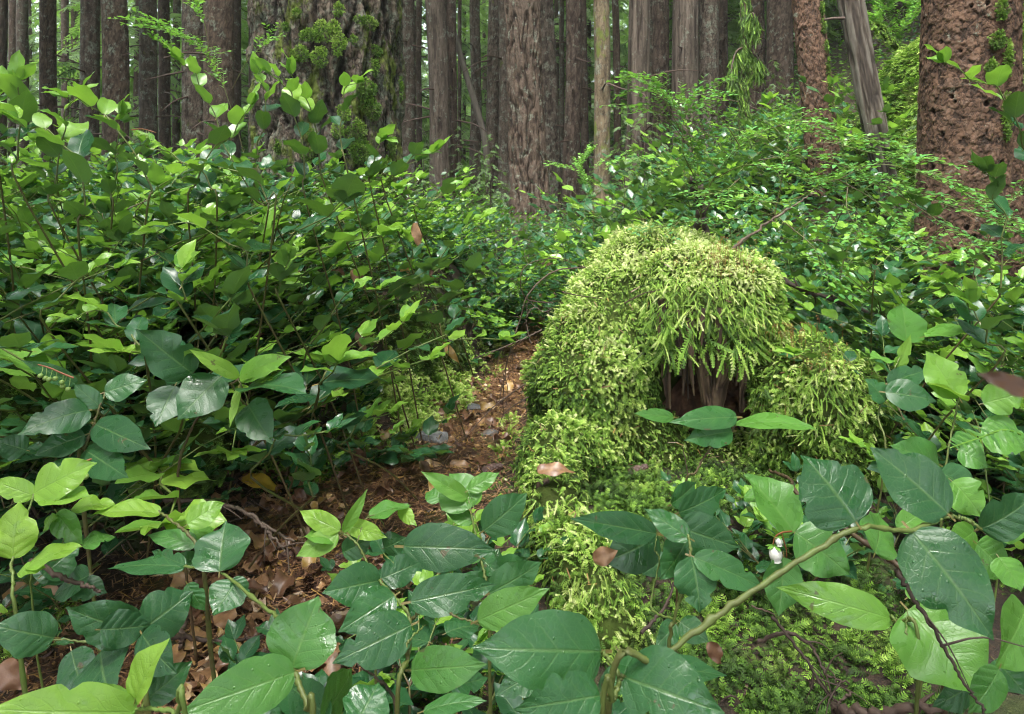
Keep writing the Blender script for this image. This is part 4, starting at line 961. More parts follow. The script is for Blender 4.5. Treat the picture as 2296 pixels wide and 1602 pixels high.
hplant('small salal sprout with glowing leaves by the path litter', [([(835, 1330, .86), (825, 1270, .87), (800, 1220, .88), (772, 1198, .89), (758, 1196, .9)], .9), ([(800, 1225, .88), (820, 1165, .9), (845, 1158, .9), (862, 1180, .9)], .8)],
       [(762, 1190, 672, 1146, 46, .89, .91, .88, up), (758, 1198, 664, 1248, 50, .89, .87, .82, up), (757, 1200, 676, 1206, 38, .9, .88, .6, flat), (770, 1194, 824, 1096, 24, .89, .9, .7, side), (780, 1178, 868, 1206, 42, .9, .88, .9, up), (828, 1160, 922, 1134, 32, .9, .92, .6, flat), (768, 1240, 836, 1204, 52, .89, .9, .16, side), (895, 1138, 935, 1180, 30, .92, .9, .85, side), (860, 1230, 910, 1205, 52, .9, .9, .2, side)], 9)
hplant('salal sprout rising between the litter and the moss tongue', [([(1098, 1420, .9), (1095, 1330, .92), (1080, 1260, .94), (1062, 1180, .96), (1050, 1116, .98)], 1.0)],
       [(1052, 1142, 1008, 1062, 96, .97, 1.02, .52, side), (1050, 1118, 944, 1058, 40, .98, .98, .66, up), (1085, 1190, 1182, 1106, 74, .95, .98, .2, side), (1098, 1310, 1184, 1250, 70, .93, .95, .16, side), (1080, 1250, 1010, 1210, 50, .94, .95, .4, up), (1098, 1320, 1030, 1290, 52, .93, .93, .18, side), (1098, 1330, 1215, 1260, 74, .9, .92, .3, side), (1050, 1100, 1120, 1060, 34, .98, 1.0, .6, up), (905, 1226, 1112, 1234, 98, .74, .74, .08, up), (990, 1122, 955, 1105, 40, 1.0, 1.02, .5), (1090, 1290, 1120, 1230, 60, 1.0, 1.02, .2, side), (1062, 1170, 1000, 1150, 36, .97, .98, .5), (1078, 1250, 1120, 1290, 46, .95, .93, .14, side)], 10, stem_r=.002)
hplant('salal shrub with glossy leaves at the dark hollow under the stump', [([(1500, 1470, .8), (1512, 1391, .8), (1535, 1310, .8), (1549, 1248, .81), (1544, 1206, .82), (1530, 1195, .83)], 1.1), ([(1460, 1360, .84), (1478, 1260, .85), (1468, 1232, .86), (1475, 1196, .88)], .9, .75)],
       [(1472, 1197, 1278, 1163, 66, .86, .82, .10, up), (1546, 1207, 1445, 1141, 50, .82, .84, .3, up), (1475, 1200, 1350, 1262, 104, .88, .86, .08, side), (1549, 1248, 1569, 1374, 88, .8, .78, .2, side), (1556, 1250, 1714, 1320, 64, .8, .8, .34, up), (1520, 1182, 1658, 1228, 92, .86, .86, .08, side), (1540, 1210, 1480, 1300, 70, .84, .82, .25, side), (1522, 1150, 1628, 1096, 62, .88, .92, .08, side), (1505, 1130, 1560, 1082, 46, .92, .96, .2, side), (1500, 1250, 1440, 1290, 50, .9, .9, .1), (1515, 1400, 1470, 1450, 50, .84, .82, .18, up), (1525, 1395, 1590, 1440, 52, .84, .82, .2, up), (1460, 1220, 1390, 1160, 56, .96, .98, .12), (1450, 1180, 1340, 1200, 60, .98, .98, .1)], 11)
hplant('bright salal leaves on a woody brown branch below the mossy lobe', [([(2120, 1480, .85), (2040, 1300, .86), (1980, 1245, .88), (1900, 1190, .9), (1790, 1110, .95), (1770, 1075, 1.0), (1725, 1055, 1.05)], 2.0, .2)],
       [(1780, 1194, 1668, 1064, 90, .88, .92, .5, dict(hint=(.4, -.7, .5), fold=.35)), (1783, 1194, 1905, 1290, 98, .88, .86, .42, up), (1757, 1250, 1746, 1382, 82, .86, .84, .4, side), (1720, 1100, 1770, 1140, 40, .95, .94, .3), (1668, 1115, 1740, 1130, 30, .94, .92, .5, flat)], 12, off=.02)
hplant('light green salal leaves in the lower corner beneath the long branch', [([(2060, 1500, .62), (2010, 1395, .64), (1998, 1388, .65)], 1.0), ([(2030, 1440, .62), (2034, 1370, .63)], 1.0), ([(2010, 1395, .64), (2050, 1370, .66), (2085, 1355, .68)],)],
       [(1998, 1388, 1740, 1317, 80, .65, .68, .72, up), (2036, 1368, 2216, 1564, 190, .64, .58, .66, up), (2195, 1528, 2090, 1585, 74, .62, .6, .06, side), (2300, 1365, 2230, 1500, 120, .6, .56, .6, side), (2230, 1480, 2300, 1560, 90, .6, .58, .3, side), (2240, 1250, 2290, 1330, 90, .66, .64, .6, side), (2035, 1340, 2095, 1300, 40, .68, .7, .65), (2240, 1500, 2170, 1600, 80, .55, .54, .3, side)], 13)
hplant('salal sprig with four leaves standing before the hollow of the stump', [([(1535, 1100, 1.3), (1560, 1060, 1.3), (1590, 1010, 1.32), (1640, 970, 1.34), (1650, 937, 1.35)], 1.15, .35)],
       [(1652, 936, 1500, 948, 50, 1.35, 1.3, .36, up), (1510, 936, 1421, 927, 28, 1.33, 1.3, .42, up), (1642, 968, 1533, 988, 58, 1.34, 1.3, .3, up), (1650, 955, 1832, 964, 30, 1.35, 1.33, .55, flat), (1600, 1000, 1580, 960, 26, 1.32, 1.33, .65)], 14)
hplant('salal shrub with large dewy leaves at the photo edge, next to the mossy lobe', [([(2110, 1180, 1.0), (2120, 1050, 1.02), (2140, 940, 1.05), (2150, 890, 1.06)], 1.0), ([(2235, 1300, .95), (2215, 1100, .97), (2200, 980, 1.0), (2180, 920, 1.02)], 1.0, .75)],
       [(2150, 892, 2076, 788, 74, 1.06, 1.1, .74, up), (2150, 890, 2082, 862, 26, 1.06, 1.05, .8, flat), (2106, 1042, 1996, 1000, 72, 1.02, 1.0, .38, up), (2205, 905, 2300, 880, 70, .97, .95, .68, up), (2200, 960, 2300, 1010, 76, .96, .94, .62, up), (2012, 1186, 2086, 1134, 58, .8, .82, .6, up), (1962, 1240, 1970, 1150, 78, .78, .82, .5, side), (2110, 1060, 2190, 1110, 60, .95, .95, .2, up), (2120, 1120, 2060, 1170, 56, .92, .9, .3, up), (2150, 1010, 2215, 1050, 60, .98, .96, .5, up), (2135, 1080, 2200, 1160, 74, .9, .88, .58, side), (2200, 1020, 2130, 985, 54, 1.0, 1.0, .4), (2230, 1150, 2300, 1200, 80, .8, .8, .62, side), (2190, 1220, 2260, 1290, 80, .8, .8, .55, side), (2185, 1190, 2110, 1240, 70, .82, .8, .6, side)], 15)
hplant('salal shrub with one upright pale leaf behind the mossy lobe', [([(1985, 1020, 1.45), (1970, 930, 1.5), (2005, 830, 1.55), (2032, 770, 1.58)], 1.1)],
       [(2032, 768, 2022, 680, 84, 1.58, 1.62, .5, side), (2075, 755, 2198, 735, 26, 1.58, 1.56, .6, flat), (2010, 830, 2042, 750, 30, 1.56, 1.58, .85, side), (2000, 810, 1950, 805, 24, 1.56, 1.55, .6, flat), (1985, 880, 2100, 900, 60, 1.5, 1.48, .14, up), (1985, 900, 1940, 850, 44, 1.5, 1.52, .12), (1990, 860, 2080, 830, 50, 1.52, 1.55, .14, up)], 16)
hplant('salal shrub with broad dark leathery leaves on the near bank', [([(400, 1110, 1.16), (420, 985, 1.16), (470, 900, 1.16), (535, 850, 1.16)], 1.3, .3), ([(470, 900, 1.16), (430, 850, 1.16)],), ([(535, 850, 1.16), (555, 900, 1.15), (550, 960, 1.14)], .9)],
       [(432, 838, 304, 738, 98, 1.16, 1.12, .10, up), (535, 846, 424, 784, 34, 1.16, 1.12, .85, up), (537, 846, 654, 800, 44, 1.16, 1.14, .72, up), (552, 872, 688, 884, 54, 1.15, 1.1, .10, flat), (494, 846, 398, 942, 90, 1.16, 1.1, .13, up), (392, 866, 348, 958, 78, 1.16, 1.1, .14, side), (556, 908, 612, 996, 84, 1.15, 1.1, .12, side), (535, 870, 515, 960, 18, 1.14, 1.1, .85, side), (540, 850, 640, 830, 26, 1.16, 1.18, .75, flat)], 17)
hplant('salal shrub with dark drooping leaves on a bent brown stem at the near bank', [([(180, 1060, 1.06), (190, 1005, 1.06), (208, 960, 1.07), (225, 910, 1.08), (240, 870, 1.1)], 1.3, .4)],
       [(200, 920, 38, 976, 68, 1.07, 1.0, .08, up), (214, 952, 338, 1008, 76, 1.07, 1.02, .08, up), (225, 912, 165, 860, 44, 1.08, 1.08, .14, up), (192, 1010, 288, 1072, 80, 1.06, 1.0, .10, up), (190, 976, 78, 1022, 56, 1.06, 1.02, .08, up), (172, 862, 48, 808, 38, 1.1, 1.06, .26, up), (235, 880, 330, 852, 50, 1.08, 1.1, .2, up), (180, 1045, 90, 1075, 50, 1.04, 1.0, .2, up), (60, 1010, -10, 990, 60, 1.1, 1.08, .1, up)], 18)

# tall shoots that rise above the thicket
r = np.random.default_rng(77)
def shoot(label, pts, size, new, seed, start=.18, group='tall salal shoots above the thicket', tints=(.0, .28), nodes=None):
    r = np.random.default_rng(seed); q = np.array([P(*a) for a in pts]); L = np.linalg.norm(np.diff(q, axis=0), axis=1).sum()
    nodes = nodes or max(7, int(L / .034)); s_ = smooth_path(q, nodes); s_ = s_ + r.normal(0, .005, s_.shape)
    bx_, by_ = q[0][0] + r.choice([-1, 1]) * r.uniform(.10, .26), q[0][1] + (.24 if q[0][1] < 2.15 else .75); b = np.array([bx_, by_, g1(bx_, by_)])
    t = thing('salal_shoot', label, 'shrub', b, group)
    full = np.vstack([[b[0], b[1], b[2] - .02], (b + q[0]) / 2 + [0, .04, 0], s_]); mb = MB(); n = len(full) * 3; tube(mb, smooth_path(full, n), np.linspace(.0026, .0011, n), 6, np.linspace(.3, .85, n)); mb.build('stem', M['stem'], t)
    pos, dr, nr, sz, ti = stem_leaves(s_, r, start, size, new, tints, .6)
    for a in range(len(pos)):
        mb = MB(); tpl = leaf_tpl(9, 3, r.uniform(.5, .68), r.uniform(0, .9), r.uniform(.12, .5), r.uniform(.06, .2), r.uniform(0, 6), twist=r.uniform(-.5, .5), curl=r.uniform(0, .3))
        mb.inst(tpl, (frame(dr[a], nr[a]) * sz[a])[None], pos[a][None], np.array([ti[a]])); mb.build('leaf', M['leaf'], t)
S_ = [([(600, 470, 1.9), (560, 420, 1.9), (490, 290, 1.9), (440, 175, 1.9), (395, 138, 1.9)], 'tallest salal shoot, arching over before the cracked grey trunk'),
      ([(690, 450, 1.8), (670, 300, 1.8), (650, 210, 1.8), (612, 160, 1.78)], 'upright salal shoot against the sunless edge of the large mossy trunk'),
      ([(730, 420, 1.9), (715, 320, 1.9), (690, 240, 1.88), (660, 170, 1.85)], 'salal shoot with pale top leaves against the large mossy trunk'),
      ([(780, 380, 1.85), (760, 290, 1.85), (772, 215, 1.85), (800, 178, 1.85)], 'salal shoot leaning across the green moss clumps of the large trunk'),
      ([(120, 480, 1.6), (130, 380, 1.6), (140, 290, 1.6), (175, 215, 1.58)], 'salal shoot with an upright bright tip just before the lone reddish trunk'),
      ([(250, 480, 1.7), (262, 390, 1.7), (265, 300, 1.7), (262, 250, 1.7)], 'salal shoot before the broad red-brown trunk with a black gap beside it'),
      ([(420, 460, 1.7), (470, 360, 1.7), (530, 290, 1.7), (560, 230, 1.7)], 'salal shoot rising between the cracked grey trunk and the large mossy one'),
      ([(560, 400, 2.1), (585, 300, 2.1), (600, 215, 2.1), (575, 165, 2.1)], 'salal shoot standing behind the upright one at the sunless trunk edge'),
      ([(640, 430, 2.0), (740, 390, 2.0), (830, 400, 2.0)], 'salal shoot lying across the base of the large mossy trunk'),
      ([(930, 480, 2.2), (990, 440, 2.2), (1040, 420, 2.2)], 'salal shoot pointing over the path toward the broad central fir'),
      ([(830, 420, 2.0), (835, 380, 2.0), (850, 320, 2.0), (862, 310, 2.0)], 'salal shoot ending in two bright leaves on the path side of the large trunk'),
      ([(860, 420, 2.0), (905, 370, 2.0), (950, 345, 2.0), (985, 340, 2.0)], 'salal shoot stretching sideways toward the path with a bright end leaf'),
      ([(330, 470, 1.5), (330, 390, 1.5), (270, 290, 1.5), (200, 235, 1.5), (160, 210, 1.5)], 'arching salal shoot before the fused grey and red-brown trunks'),
      ([(40, 420, 1.5), (45, 320, 1.5), (50, 240, 1.5), (48, 180, 1.5)], 'salal shoot standing straight at the photo edge'),
      ([(180, 520, 1.4), (190, 430, 1.4), (165, 330, 1.4), (90, 290, 1.4), (40, 270, 1.4)], 'salal shoot bowed over low beside the lone reddish trunk'),
      ([(0, 330, 1.5), (-5, 260, 1.5), (-10, 200, 1.5)], 'salal shoot cut by the photo edge'),
      ([(480, 460, 1.7), (455, 385, 1.7), (370, 345, 1.7), (320, 320, 1.7)], 'salal shoot bowed before the grey-brown knotty trunk'),
      ([(620, 470, 1.5), (580, 410, 1.5), (520, 380, 1.5), (480, 375, 1.5)], 'salal shoot with large dark leaves in the middle of the thicket'),
      ([(560, 640, 1.5), (545, 560, 1.5), (430, 500, 1.5), (350, 520, 1.5)], 'salal shoot arching low across the dim gap in the thicket'),
      ([(410, 700, 1.35), (412, 640, 1.35), (414, 600, 1.35)], 'short salal shoot with a rosette of pale leaves on the near bank'),
      ([(625, 670, 1.6), (635, 620, 1.6), (645, 590, 1.6)], 'short salal shoot with a rosette of bright leaves before the mossy mound'),
      ([(100, 720, 1.3), (140, 660, 1.3), (200, 610, 1.3), (270, 600, 1.3)], 'salal shoot lying low over the bank at the photo edge'),
      ([(330, 800, 1.25), (290, 740, 1.25), (230, 705, 1.25), (160, 702, 1.25)], 'salal shoot with pale lobed leaves before the broad dark leathery ones'),
      ([(720, 860, 1.5), (780, 800, 1.5), (850, 760, 1.5), (912, 720, 1.5)], 'salal shoot reaching out over the dark mossy face of the bank'),
      ([(760, 1010, 1.6), (800, 950, 1.6), (870, 930, 1.6)], 'salal shoot above the moss at the pale granite stone'),
      ([(690, 800, 1.7), (760, 690, 1.7), (800, 650, 1.7), (850, 655, 1.7)], 'salal shoot across the top of the mossy mound'),
      ([(960, 640, 2.4), (1000, 560, 2.4), (1050, 500, 2.4), (1085, 490, 2.4)], 'salal shoot overhanging the path at the end of the bank'),
      ([(900, 640, 2.2), (925, 560, 2.2), (900, 520, 2.2)], 'salal shoot beside the hanging withered leaves'),
      ([(1000, 800, 2.5), (1030, 700, 2.5), (1080, 690, 2.5), (1110, 720, 2.5)], 'salal shoot drooping at the bend of the path'),
      ([(560, 1080, 1.15), (600, 1010, 1.15), (660, 980, 1.15), (740, 985, 1.15)], 'salal shoot with dark leaves over the yellow fallen leaf'),
      ([(700, 1120, 1.25), (700, 1060, 1.25), (690, 1010, 1.25)], 'small upright salal shoot at the litter edge'),
      ([(2230, 700, 1.7), (2250, 560, 1.7), (2240, 420, 1.7), (2200, 380, 1.7)], 'salal shoot with grey-green leaves against the pitted red trunk'),
      ([(2330, 520, 1.5), (2300, 330, 1.5), (2230, 200, 1.5), (2120, 152, 1.5)], 'long salal shoot reaching in from the photo edge across the pitted red trunk'),
      ([(1960, 620, 2.0), (2000, 610, 2.0), (2060, 590, 2.0), (2120, 585, 2.0)], 'salal shoot with long yellow-green leaves at the foot of the pitted red trunk'),
      ([(2100, 520, 2.4), (2080, 470, 2.4), (2040, 445, 2.4)], 'salal shoot in shade before the pitted red trunk'),
      ([(1900, 440, 3.2), (1890, 340, 3.2), (1880, 285, 3.2)], 'salal shoot standing before the foot of the leaning snag'),
      ([(2240, 800, 1.5), (2200, 720, 1.5), (2170, 690, 1.5)], 'salal shoot with drooping wet leaves below the pitted red trunk')]
for k_, (pts, lb) in enumerate(S_):
    shoot(lb, pts, (.066, .098) if pts[0][2] > 1.3 else (.055, .08), {17: 0, 29: 0, 30: .3, 31: 0, 34: .1}.get(k_, 1.0), 500 + k_)
# ------------------------------------------------------------------ red huckleberry
def oval_w(t): return np.maximum(np.sin(np.pi * np.clip(t, 0, 1) ** .8) ** .75, .02)
LT_OVAL = [leaf_tpl(4, 1, w, b, .15, 0, 0, False, oval_w) for w, b in ((.55, .2), (.6, .6), (.5, -.2))]
def huckleberry(label, stems, seed, twl=(.08, .2), ls=(.013, .024), tints=(.35, .9), twigs=1.0, sub=True, start=.3, rad=.0022):
    r = np.random.default_rng(seed); b = P(*stems[0][0]); b = np.array([b[0], b[1], g1(b[0], b[1])])
    t = thing('huckleberry_bush', label, 'shrub', b); ms, mf = MB(), MB(); pos, dr, nr, sz, ti = [], [], [], [], []
    def leafy(q):
        L = np.linalg.norm(np.diff(q, axis=0), axis=1).sum(); n = max(4, int(L / .0115)); w = smooth_path(q, n); tg = unit(np.gradient(w, axis=0))
        tube(ms, smooth_path(q, max(5, n // 2)), np.linspace(.0011, .0005, max(5, n // 2)), 4, .85)
        for i in range(1, n):
            side = unit(np.cross(tg[i], [0, 0, 1.])) * (1 if i % 2 else -1)
            pos.append(w[i]); dr.append(side * .8 + tg[i] * .6 + [0, 0, r.normal(.0, .2)]); nr.append([r.normal(0, .3), r.normal(-.1, .3), 1.]); sz.append(r.uniform(*ls)); ti.append(r.uniform(*tints))
    for k, s_ in enumerate(stems):
        q = np.array([P(*a) for a in s_])
        if k == 0: q = np.vstack([[b], q])
        n = 12 * len(q); w = smooth_path(q, n); tube(ms, w, np.linspace(rad, rad * .4, n), 6, np.linspace(.3, .75, n))
        L = np.linalg.norm(np.diff(w, axis=0), axis=1).sum(); nt = int(L / .045 * twigs); tg = unit(np.gradient(w, axis=0))
        for j in range(nt):
            i = int(n * (start + (1 - start) * (j + .5) / nt)); i = min(i, n - 1)
            side = unit(np.cross(tg[i], [0, 0, 1.])) * (1 if j % 2 else -1)
            d = unit(side * r.uniform(.5, 1) + tg[i] * r.uniform(.5, 1) + [0, 0, r.uniform(-.15, .3)]); l = r.uniform(*twl)
            tw = np.array([w[i], w[i] + d * l * .5 + [0, 0, .01], w[i] + d * l + [0, 0, -.006]]); leafy(tw)
            if sub:
                for f in (.5,):
                    sd = unit(np.cross(d, [0, 0, 1.])) * r.choice([-1, 1]); a0 = w[i] + d * l * f
                    leafy(np.array([a0, a0 + (sd * .7 + d * .6) * l * .25, a0 + (sd * .7 + d * .7) * l * .5 + [0, 0, -.003]]))
        leafy(w[int(n * .85):][::max(1, n // 20)])
    put_leaves(mf, LT_OVAL, pos, np.array(dr), np.array(nr), sz, ti, r)
    ms.build('stem', M['stem'], t); mf.build('foliage', M['fineleaf'], t)
huckleberry('wide airy huckleberry bush with tiny dewy leaves spreading behind the mossy stump',
    [[(1575, 560, 2.75), (1570, 480, 2.75), (1558, 380, 2.75), (1545, 300, 2.72), (1520, 240, 2.7), (1440, 182, 2.65)],
     [(1570, 480, 2.75), (1600, 400, 2.72), (1660, 330, 2.7), (1740, 285, 2.65), (1820, 300, 2.6)],
     [(1558, 400, 2.75), (1530, 330, 2.7), (1545, 230, 2.7), (1600, 205, 2.68)],
     [(1648, 560, 2.5), (1720, 500, 2.45), (1800, 440, 2.4), (1880, 403, 2.35), (1990, 420, 2.3), (2110, 455, 2.2), (2230, 500, 2.1), (2310, 535, 2.05)],
     [(1735, 490, 2.45), (1750, 420, 2.45), (1765, 340, 2.45), (1790, 300, 2.45)],
     [(1880, 403, 2.35), (1960, 370, 2.3), (2050, 385, 2.25), (2180, 440, 2.2)],
     [(1765, 340, 2.45), (1850, 320, 2.4), (1960, 345, 2.35), (2060, 360, 2.3)],
     [(1600, 400, 2.72), (1680, 370, 2.6), (1770, 390, 2.5), (1850, 420, 2.45)],
     [(1880, 403, 2.35), (1960, 450, 2.25), (2020, 510, 2.2), (2060, 545, 2.15)],
     [(1990, 420, 2.3), (2080, 480, 2.2), (2180, 540, 2.1), (2290, 575, 2.05)],
     [(1760, 500, 2.3), (1830, 560, 2.2), (1880, 640, 2.15)],
     [(1545, 330, 2.72), (1500, 270, 2.7), (1470, 250, 2.68), (1425, 245, 2.65)], [(1530, 300, 2.7), (1480, 215, 2.68), (1430, 205, 2.66)], [(1660, 330, 2.7), (1620, 270, 2.68), (1580, 245, 2.65)],
     [(1740, 285, 2.65), (1800, 270, 2.6), (1870, 290, 2.55)], [(1700, 360, 2.55), (1780, 350, 2.5), (1880, 370, 2.42), (1960, 400, 2.35)], [(1850, 330, 2.4), (1930, 310, 2.38), (2010, 330, 2.35)], [(2050, 385, 2.25), (2120, 400, 2.2), (2200, 470, 2.15), (2270, 500, 2.1)], [(1660, 400, 2.6), (1620, 430, 2.55), (1560, 440, 2.5)], [(1800, 440, 2.4), (1750, 455, 2.35), (1690, 450, 2.35)], [(1900, 420, 2.3), (1900, 470, 2.25), (1930, 520, 2.2)]], 5, (.08, .19), twigs=1.25, ls=(.015, .027))
huckleberry('small huckleberry with round blue-green leaves lying over the top of the stump', [[(1640, 540, 2.55), (1600, 505, 2.5), (1520, 500, 2.45), (1430, 525, 2.4)], [(1600, 505, 2.5), (1650, 490, 2.5), (1690, 510, 2.45)], [(1520, 500, 2.45), (1490, 530, 2.38)]], 6, (.05, .12), (.015, .024), (.1, .4), .8, False)
huckleberry('sparse huckleberry spray with bright small leaves before the grey-brown knotty trunks', [[(560, 420, 3.2), (520, 250, 3.2), (470, 130, 3.2), (400, 80, 3.2), (340, 62, 3.2)], [(470, 130, 3.2), (460, 60, 3.2), (440, 25, 3.2)], [(520, 200, 3.2), (560, 130, 3.2), (600, 95, 3.2)], [(500, 180, 3.2), (420, 140, 3.2), (370, 105, 3.2)]], 7, (.1, .22), (.02, .03), (.6, 1), .8, True, .45)
huckleberry('yellow-green huckleberry bush beside the foot of the moss-coated trunk', [[(1330, 470, 5.5), (1320, 430, 5.5), (1300, 385, 5.5), (1310, 360, 5.5)], [(1325, 420, 5.5), (1370, 370, 5.5), (1420, 360, 5.5)], [(1320, 400, 5.5), (1280, 380, 5.5), (1250, 375, 5.5)], [(1320, 390, 5.5), (1345, 370, 5.5)]], 8, (.12, .28), (.022, .035), (.6, 1), .8, False)
huckleberry('leafy huckleberry bush on the slope above the mossy boulder', [[(2010, 180, 8), (2005, 90, 8), (1980, 20, 8), (1960, -20, 8)], [(2005, 90, 8), (2040, 50, 8), (2060, 10, 8)], [(2005, 70, 8), (1960, 50, 8)]], 9, (.25, .5), (.035, .055), (.6, 1), 1.0)
huckleberry('thin huckleberry stems crossing at the dim edge beside the pitted trunk', [[(2180, 640, 2.2), (2210, 560, 2.2), (2250, 470, 2.15), (2300, 420, 2.1)], [(1880, 640, 2.3), (1900, 560, 2.3), (1940, 520, 2.3)]], 10, (.05, .12), (.012, .02), (.2, .6), .9, False)

# ------------------------------------------------------------------ hemlocks of the understory and far conifers
def spray_tpl(k, n=7):
    """a flat feathery conifer spray of unit length built of small needle-clad twigs"""
    r = np.random.default_rng(k); V, Q, UV = [], [], []
    for i in range(n):
        s_ = i / n
        for sd in (-1, 1):
            l = (.38 * (1 - s_) + .10) * r.uniform(.7, 1.2); a = np.array([s_ + r.uniform(-.03, .03), 0, -.18 * s_ ** 2]); d = np.array([.62, sd * .78, -.12 + r.normal(0, .08)]); w = np.array([.78, -sd * .62, 0]) * .045 * r.uniform(.7, 1.3)
            b = a + d * l; kk = len(V); V += [a - w, a + w, b + w * .5 + [0, 0, -.04], b - w * .5 + [0, 0, -.04]]; Q.append([kk, kk + 1, kk + 2, kk + 3]); UV += [[s_, 0]] * 4
    return np.array(V), np.array(Q), np.array(UV)
SPR = [spray_tpl(k) for k in range(4)]
def conifer_proto(seed, h, z0, rad, nb, per, lsz, tint, r0, hemlock=True):
    r = np.random.default_rng(seed); mt, mc = MB(), MB()
    tube(mt, np.array([[0, 0, -.2], [r.normal(0, .01) * h, 0, h * .5], [0, r.normal(0, .01) * h, h]]), [r0, r0 * .6, r0 * .1], 8, .5)
    pos, dr, nr, sz, ti = [], [], [], [], []
    for i in range(nb):
        f = (i + r.random()) / nb; z = z0 + (h - z0) * f; a = i * 2.4 + r.normal(0, .4); L = rad * (1 - f) ** .75 * r.uniform(.6, 1.15) + .08 * rad
        d = np.array([math.cos(a), math.sin(a), 0]); el = r.uniform(-.15, .35); droop = r.uniform(.3, .75)
        n = 5; ss_ = np.linspace(0, 1, n)[:, None]; q = np.array([0, 0, z]) + d * L * ss_ + np.array([0, 0, 1.]) * (L * (el * ss_ - droop * ss_ ** 2))
        tube(mt, q, np.linspace(r0 * .16, r0 * .03, n), 4, .4, False)
        side = np.array([-d[1], d[0], 0]); bt = tint + r.normal(0, .12)
        m_ = max(3, int(per * L / rad))
        for j in range(m_):
            s_ = .18 + .82 * (j + r.random()) / m_; k = min(n - 2, int(s_ * (n - 1))); p_ = q[k] + (q[k + 1] - q[k]) * (s_ * (n - 1) - k)
            sg = 1 if j % 2 else -1; pos.append(p_); dr.append(d * .75 + side * sg * r.uniform(.1, 1.0) + [0, 0, -.25 - droop * .5 * s_ + r.normal(0, .12)]); nr.append([r.normal(0, .3), r.normal(0, .3), 1.]); sz.append(lsz * r.uniform(.6, 1.3)); ti.append(np.clip(bt + r.normal(0, .08), 0, 1))
    put_leaves(mc, SPR, pos, np.array(dr), np.array(nr), sz, ti, r)
    return mt.mesh('trunk', M['darkbark']), mc.mesh('crown', M['needle'])
C_BIG = [conifer_proto(900 + k, 17, .8, 2.8, 110, 15, .6, .6, .14) for k in range(4)]
C_SM = [conifer_proto(920 + k, 2.2, .12, .75, 30, 13, .13, .3, .018) for k in range(4)]
def place_conifer(pr_, name, label, loc, sc, rz, group):
    o = thing(name, label, 'tree', loc, group); o.scale = (sc,) * 3; o.rotation_euler = (0, 0, rz)
    for nm, me in (('trunk', pr_[0]), ('crown', pr_[1])):
        c = bpy.data.objects.new(nm, me); COL.objects.link(c); c.parent = o
r = np.random.default_rng(15); pts = []
for _ in range(3000):
    if len(pts) >= 135: break
    y = math.exp(r.uniform(math.log(17), math.log(70))); x = r.uniform(-.95, .95) * y
    if any((x - a) ** 2 + (y - b) ** 2 < (1.2 + .03 * y) ** 2 for a, b in pts): continue
    if y < 24 and r.random() < .75: continue
    pts.append((x, y)); place_conifer(C_BIG[int(r.integers(4))], 'hemlock_tree', 'green drooping hemlock filling the gaps between the trunks, far back', (x, y, g1(x, y) - .3), r.uniform(.7, 1.25), r.uniform(0, 6.28), 'far green hemlocks')
for (u, vb, vt, Y, lb) in [(1100, 420, 300, 7.5, 'hemlock sapling with flat light sprays at the foot of the pale ridged trunk'), (1075, 410, 335, 8.5, 'low hemlock sapling in the shade beyond the leaning dead pole'), (1445, 420, 235, 6.5, 'hemlock sapling drooping before the split cedar trunk'), (1400, 430, 270, 7.0, 'hemlock sapling beside the moss-coated trunk'),
                      (1735, 330, 130, 9.0, 'young hemlock below the wide dark brown trunk on the slope'), (950, 420, 330, 8.0, 'hemlock sapling by the fused pair of trunks'), (2070, 330, 200, 5.2, 'leafy sapling on the mossy boulder beside the pitted trunk'), (1640, 400, 250, 8.0, 'hemlock sapling under the moss-draped sapling'), (1030, 420, 280, 11, 'hemlock sapling behind the fused pair of trunks')]:
    p0 = P(u, vb, Y); z = g1(p0[0], Y); h = EYE - (vt - HZ) / F * Y - z; k = int(u) % 4
    place_conifer(C_SM[k], 'hemlock_sapling', lb, (p0[0], Y, z), max(.25, h / 2.2), u * 1.7, None)

mb = MB(); r = np.random.default_rng(400); n = 10000  # unseen conifer sprays added overhead and behind the camera to block low sky light
a = r.uniform(0, 2 * np.pi, n); rad_ = r.uniform(7, 15, n); z = r.uniform(1.5, 15, n) ; x, y = np.sin(a) * rad_, 3 + np.cos(a) * rad_
k1 = (np.abs(x) > .95 * np.maximum(y, 0) + 3.0) | (z > 2.4 + .36 * np.maximum(y, 0) + 2.0)
n2 = 15000; x2, y2, z2 = r.uniform(-26, 26, n2), r.uniform(-9, 34, n2), r.uniform(9, 17, n2)
k2 = (np.hypot(x2 - .3, y2 - 1.8) > 3.6 + .12 * (z2 - 9)) & (z2 > 3.5 + .36 * np.maximum(y2, 0))
cl = fbm(np.stack([x2 * .35, y2 * .35, z2 * .2], -1), 3, 2); k2 &= cl > .44
pos = np.concatenate([np.stack([x, y, z + ground(x, y) * .5], -1)[k1], np.stack([x2, y2, z2], -1)[k2]]); n = len(pos)
put_leaves(mb, SPR, pos, np.stack([r.normal(0, 1, n), r.normal(0, 1, n), r.normal(-.3, .2, n)], -1), np.stack([r.normal(0, .4, n), r.normal(0, .4, n), np.ones(n)], -1), r.uniform(.7, 1.4, n), np.clip(r.normal(.3, .15, n), 0, 1), r)
tag(mb.build('shade_canopy', M['needle']), 'unseen conifer sprays added overhead and around to shade the clearing', 'canopy', kind='stuff')

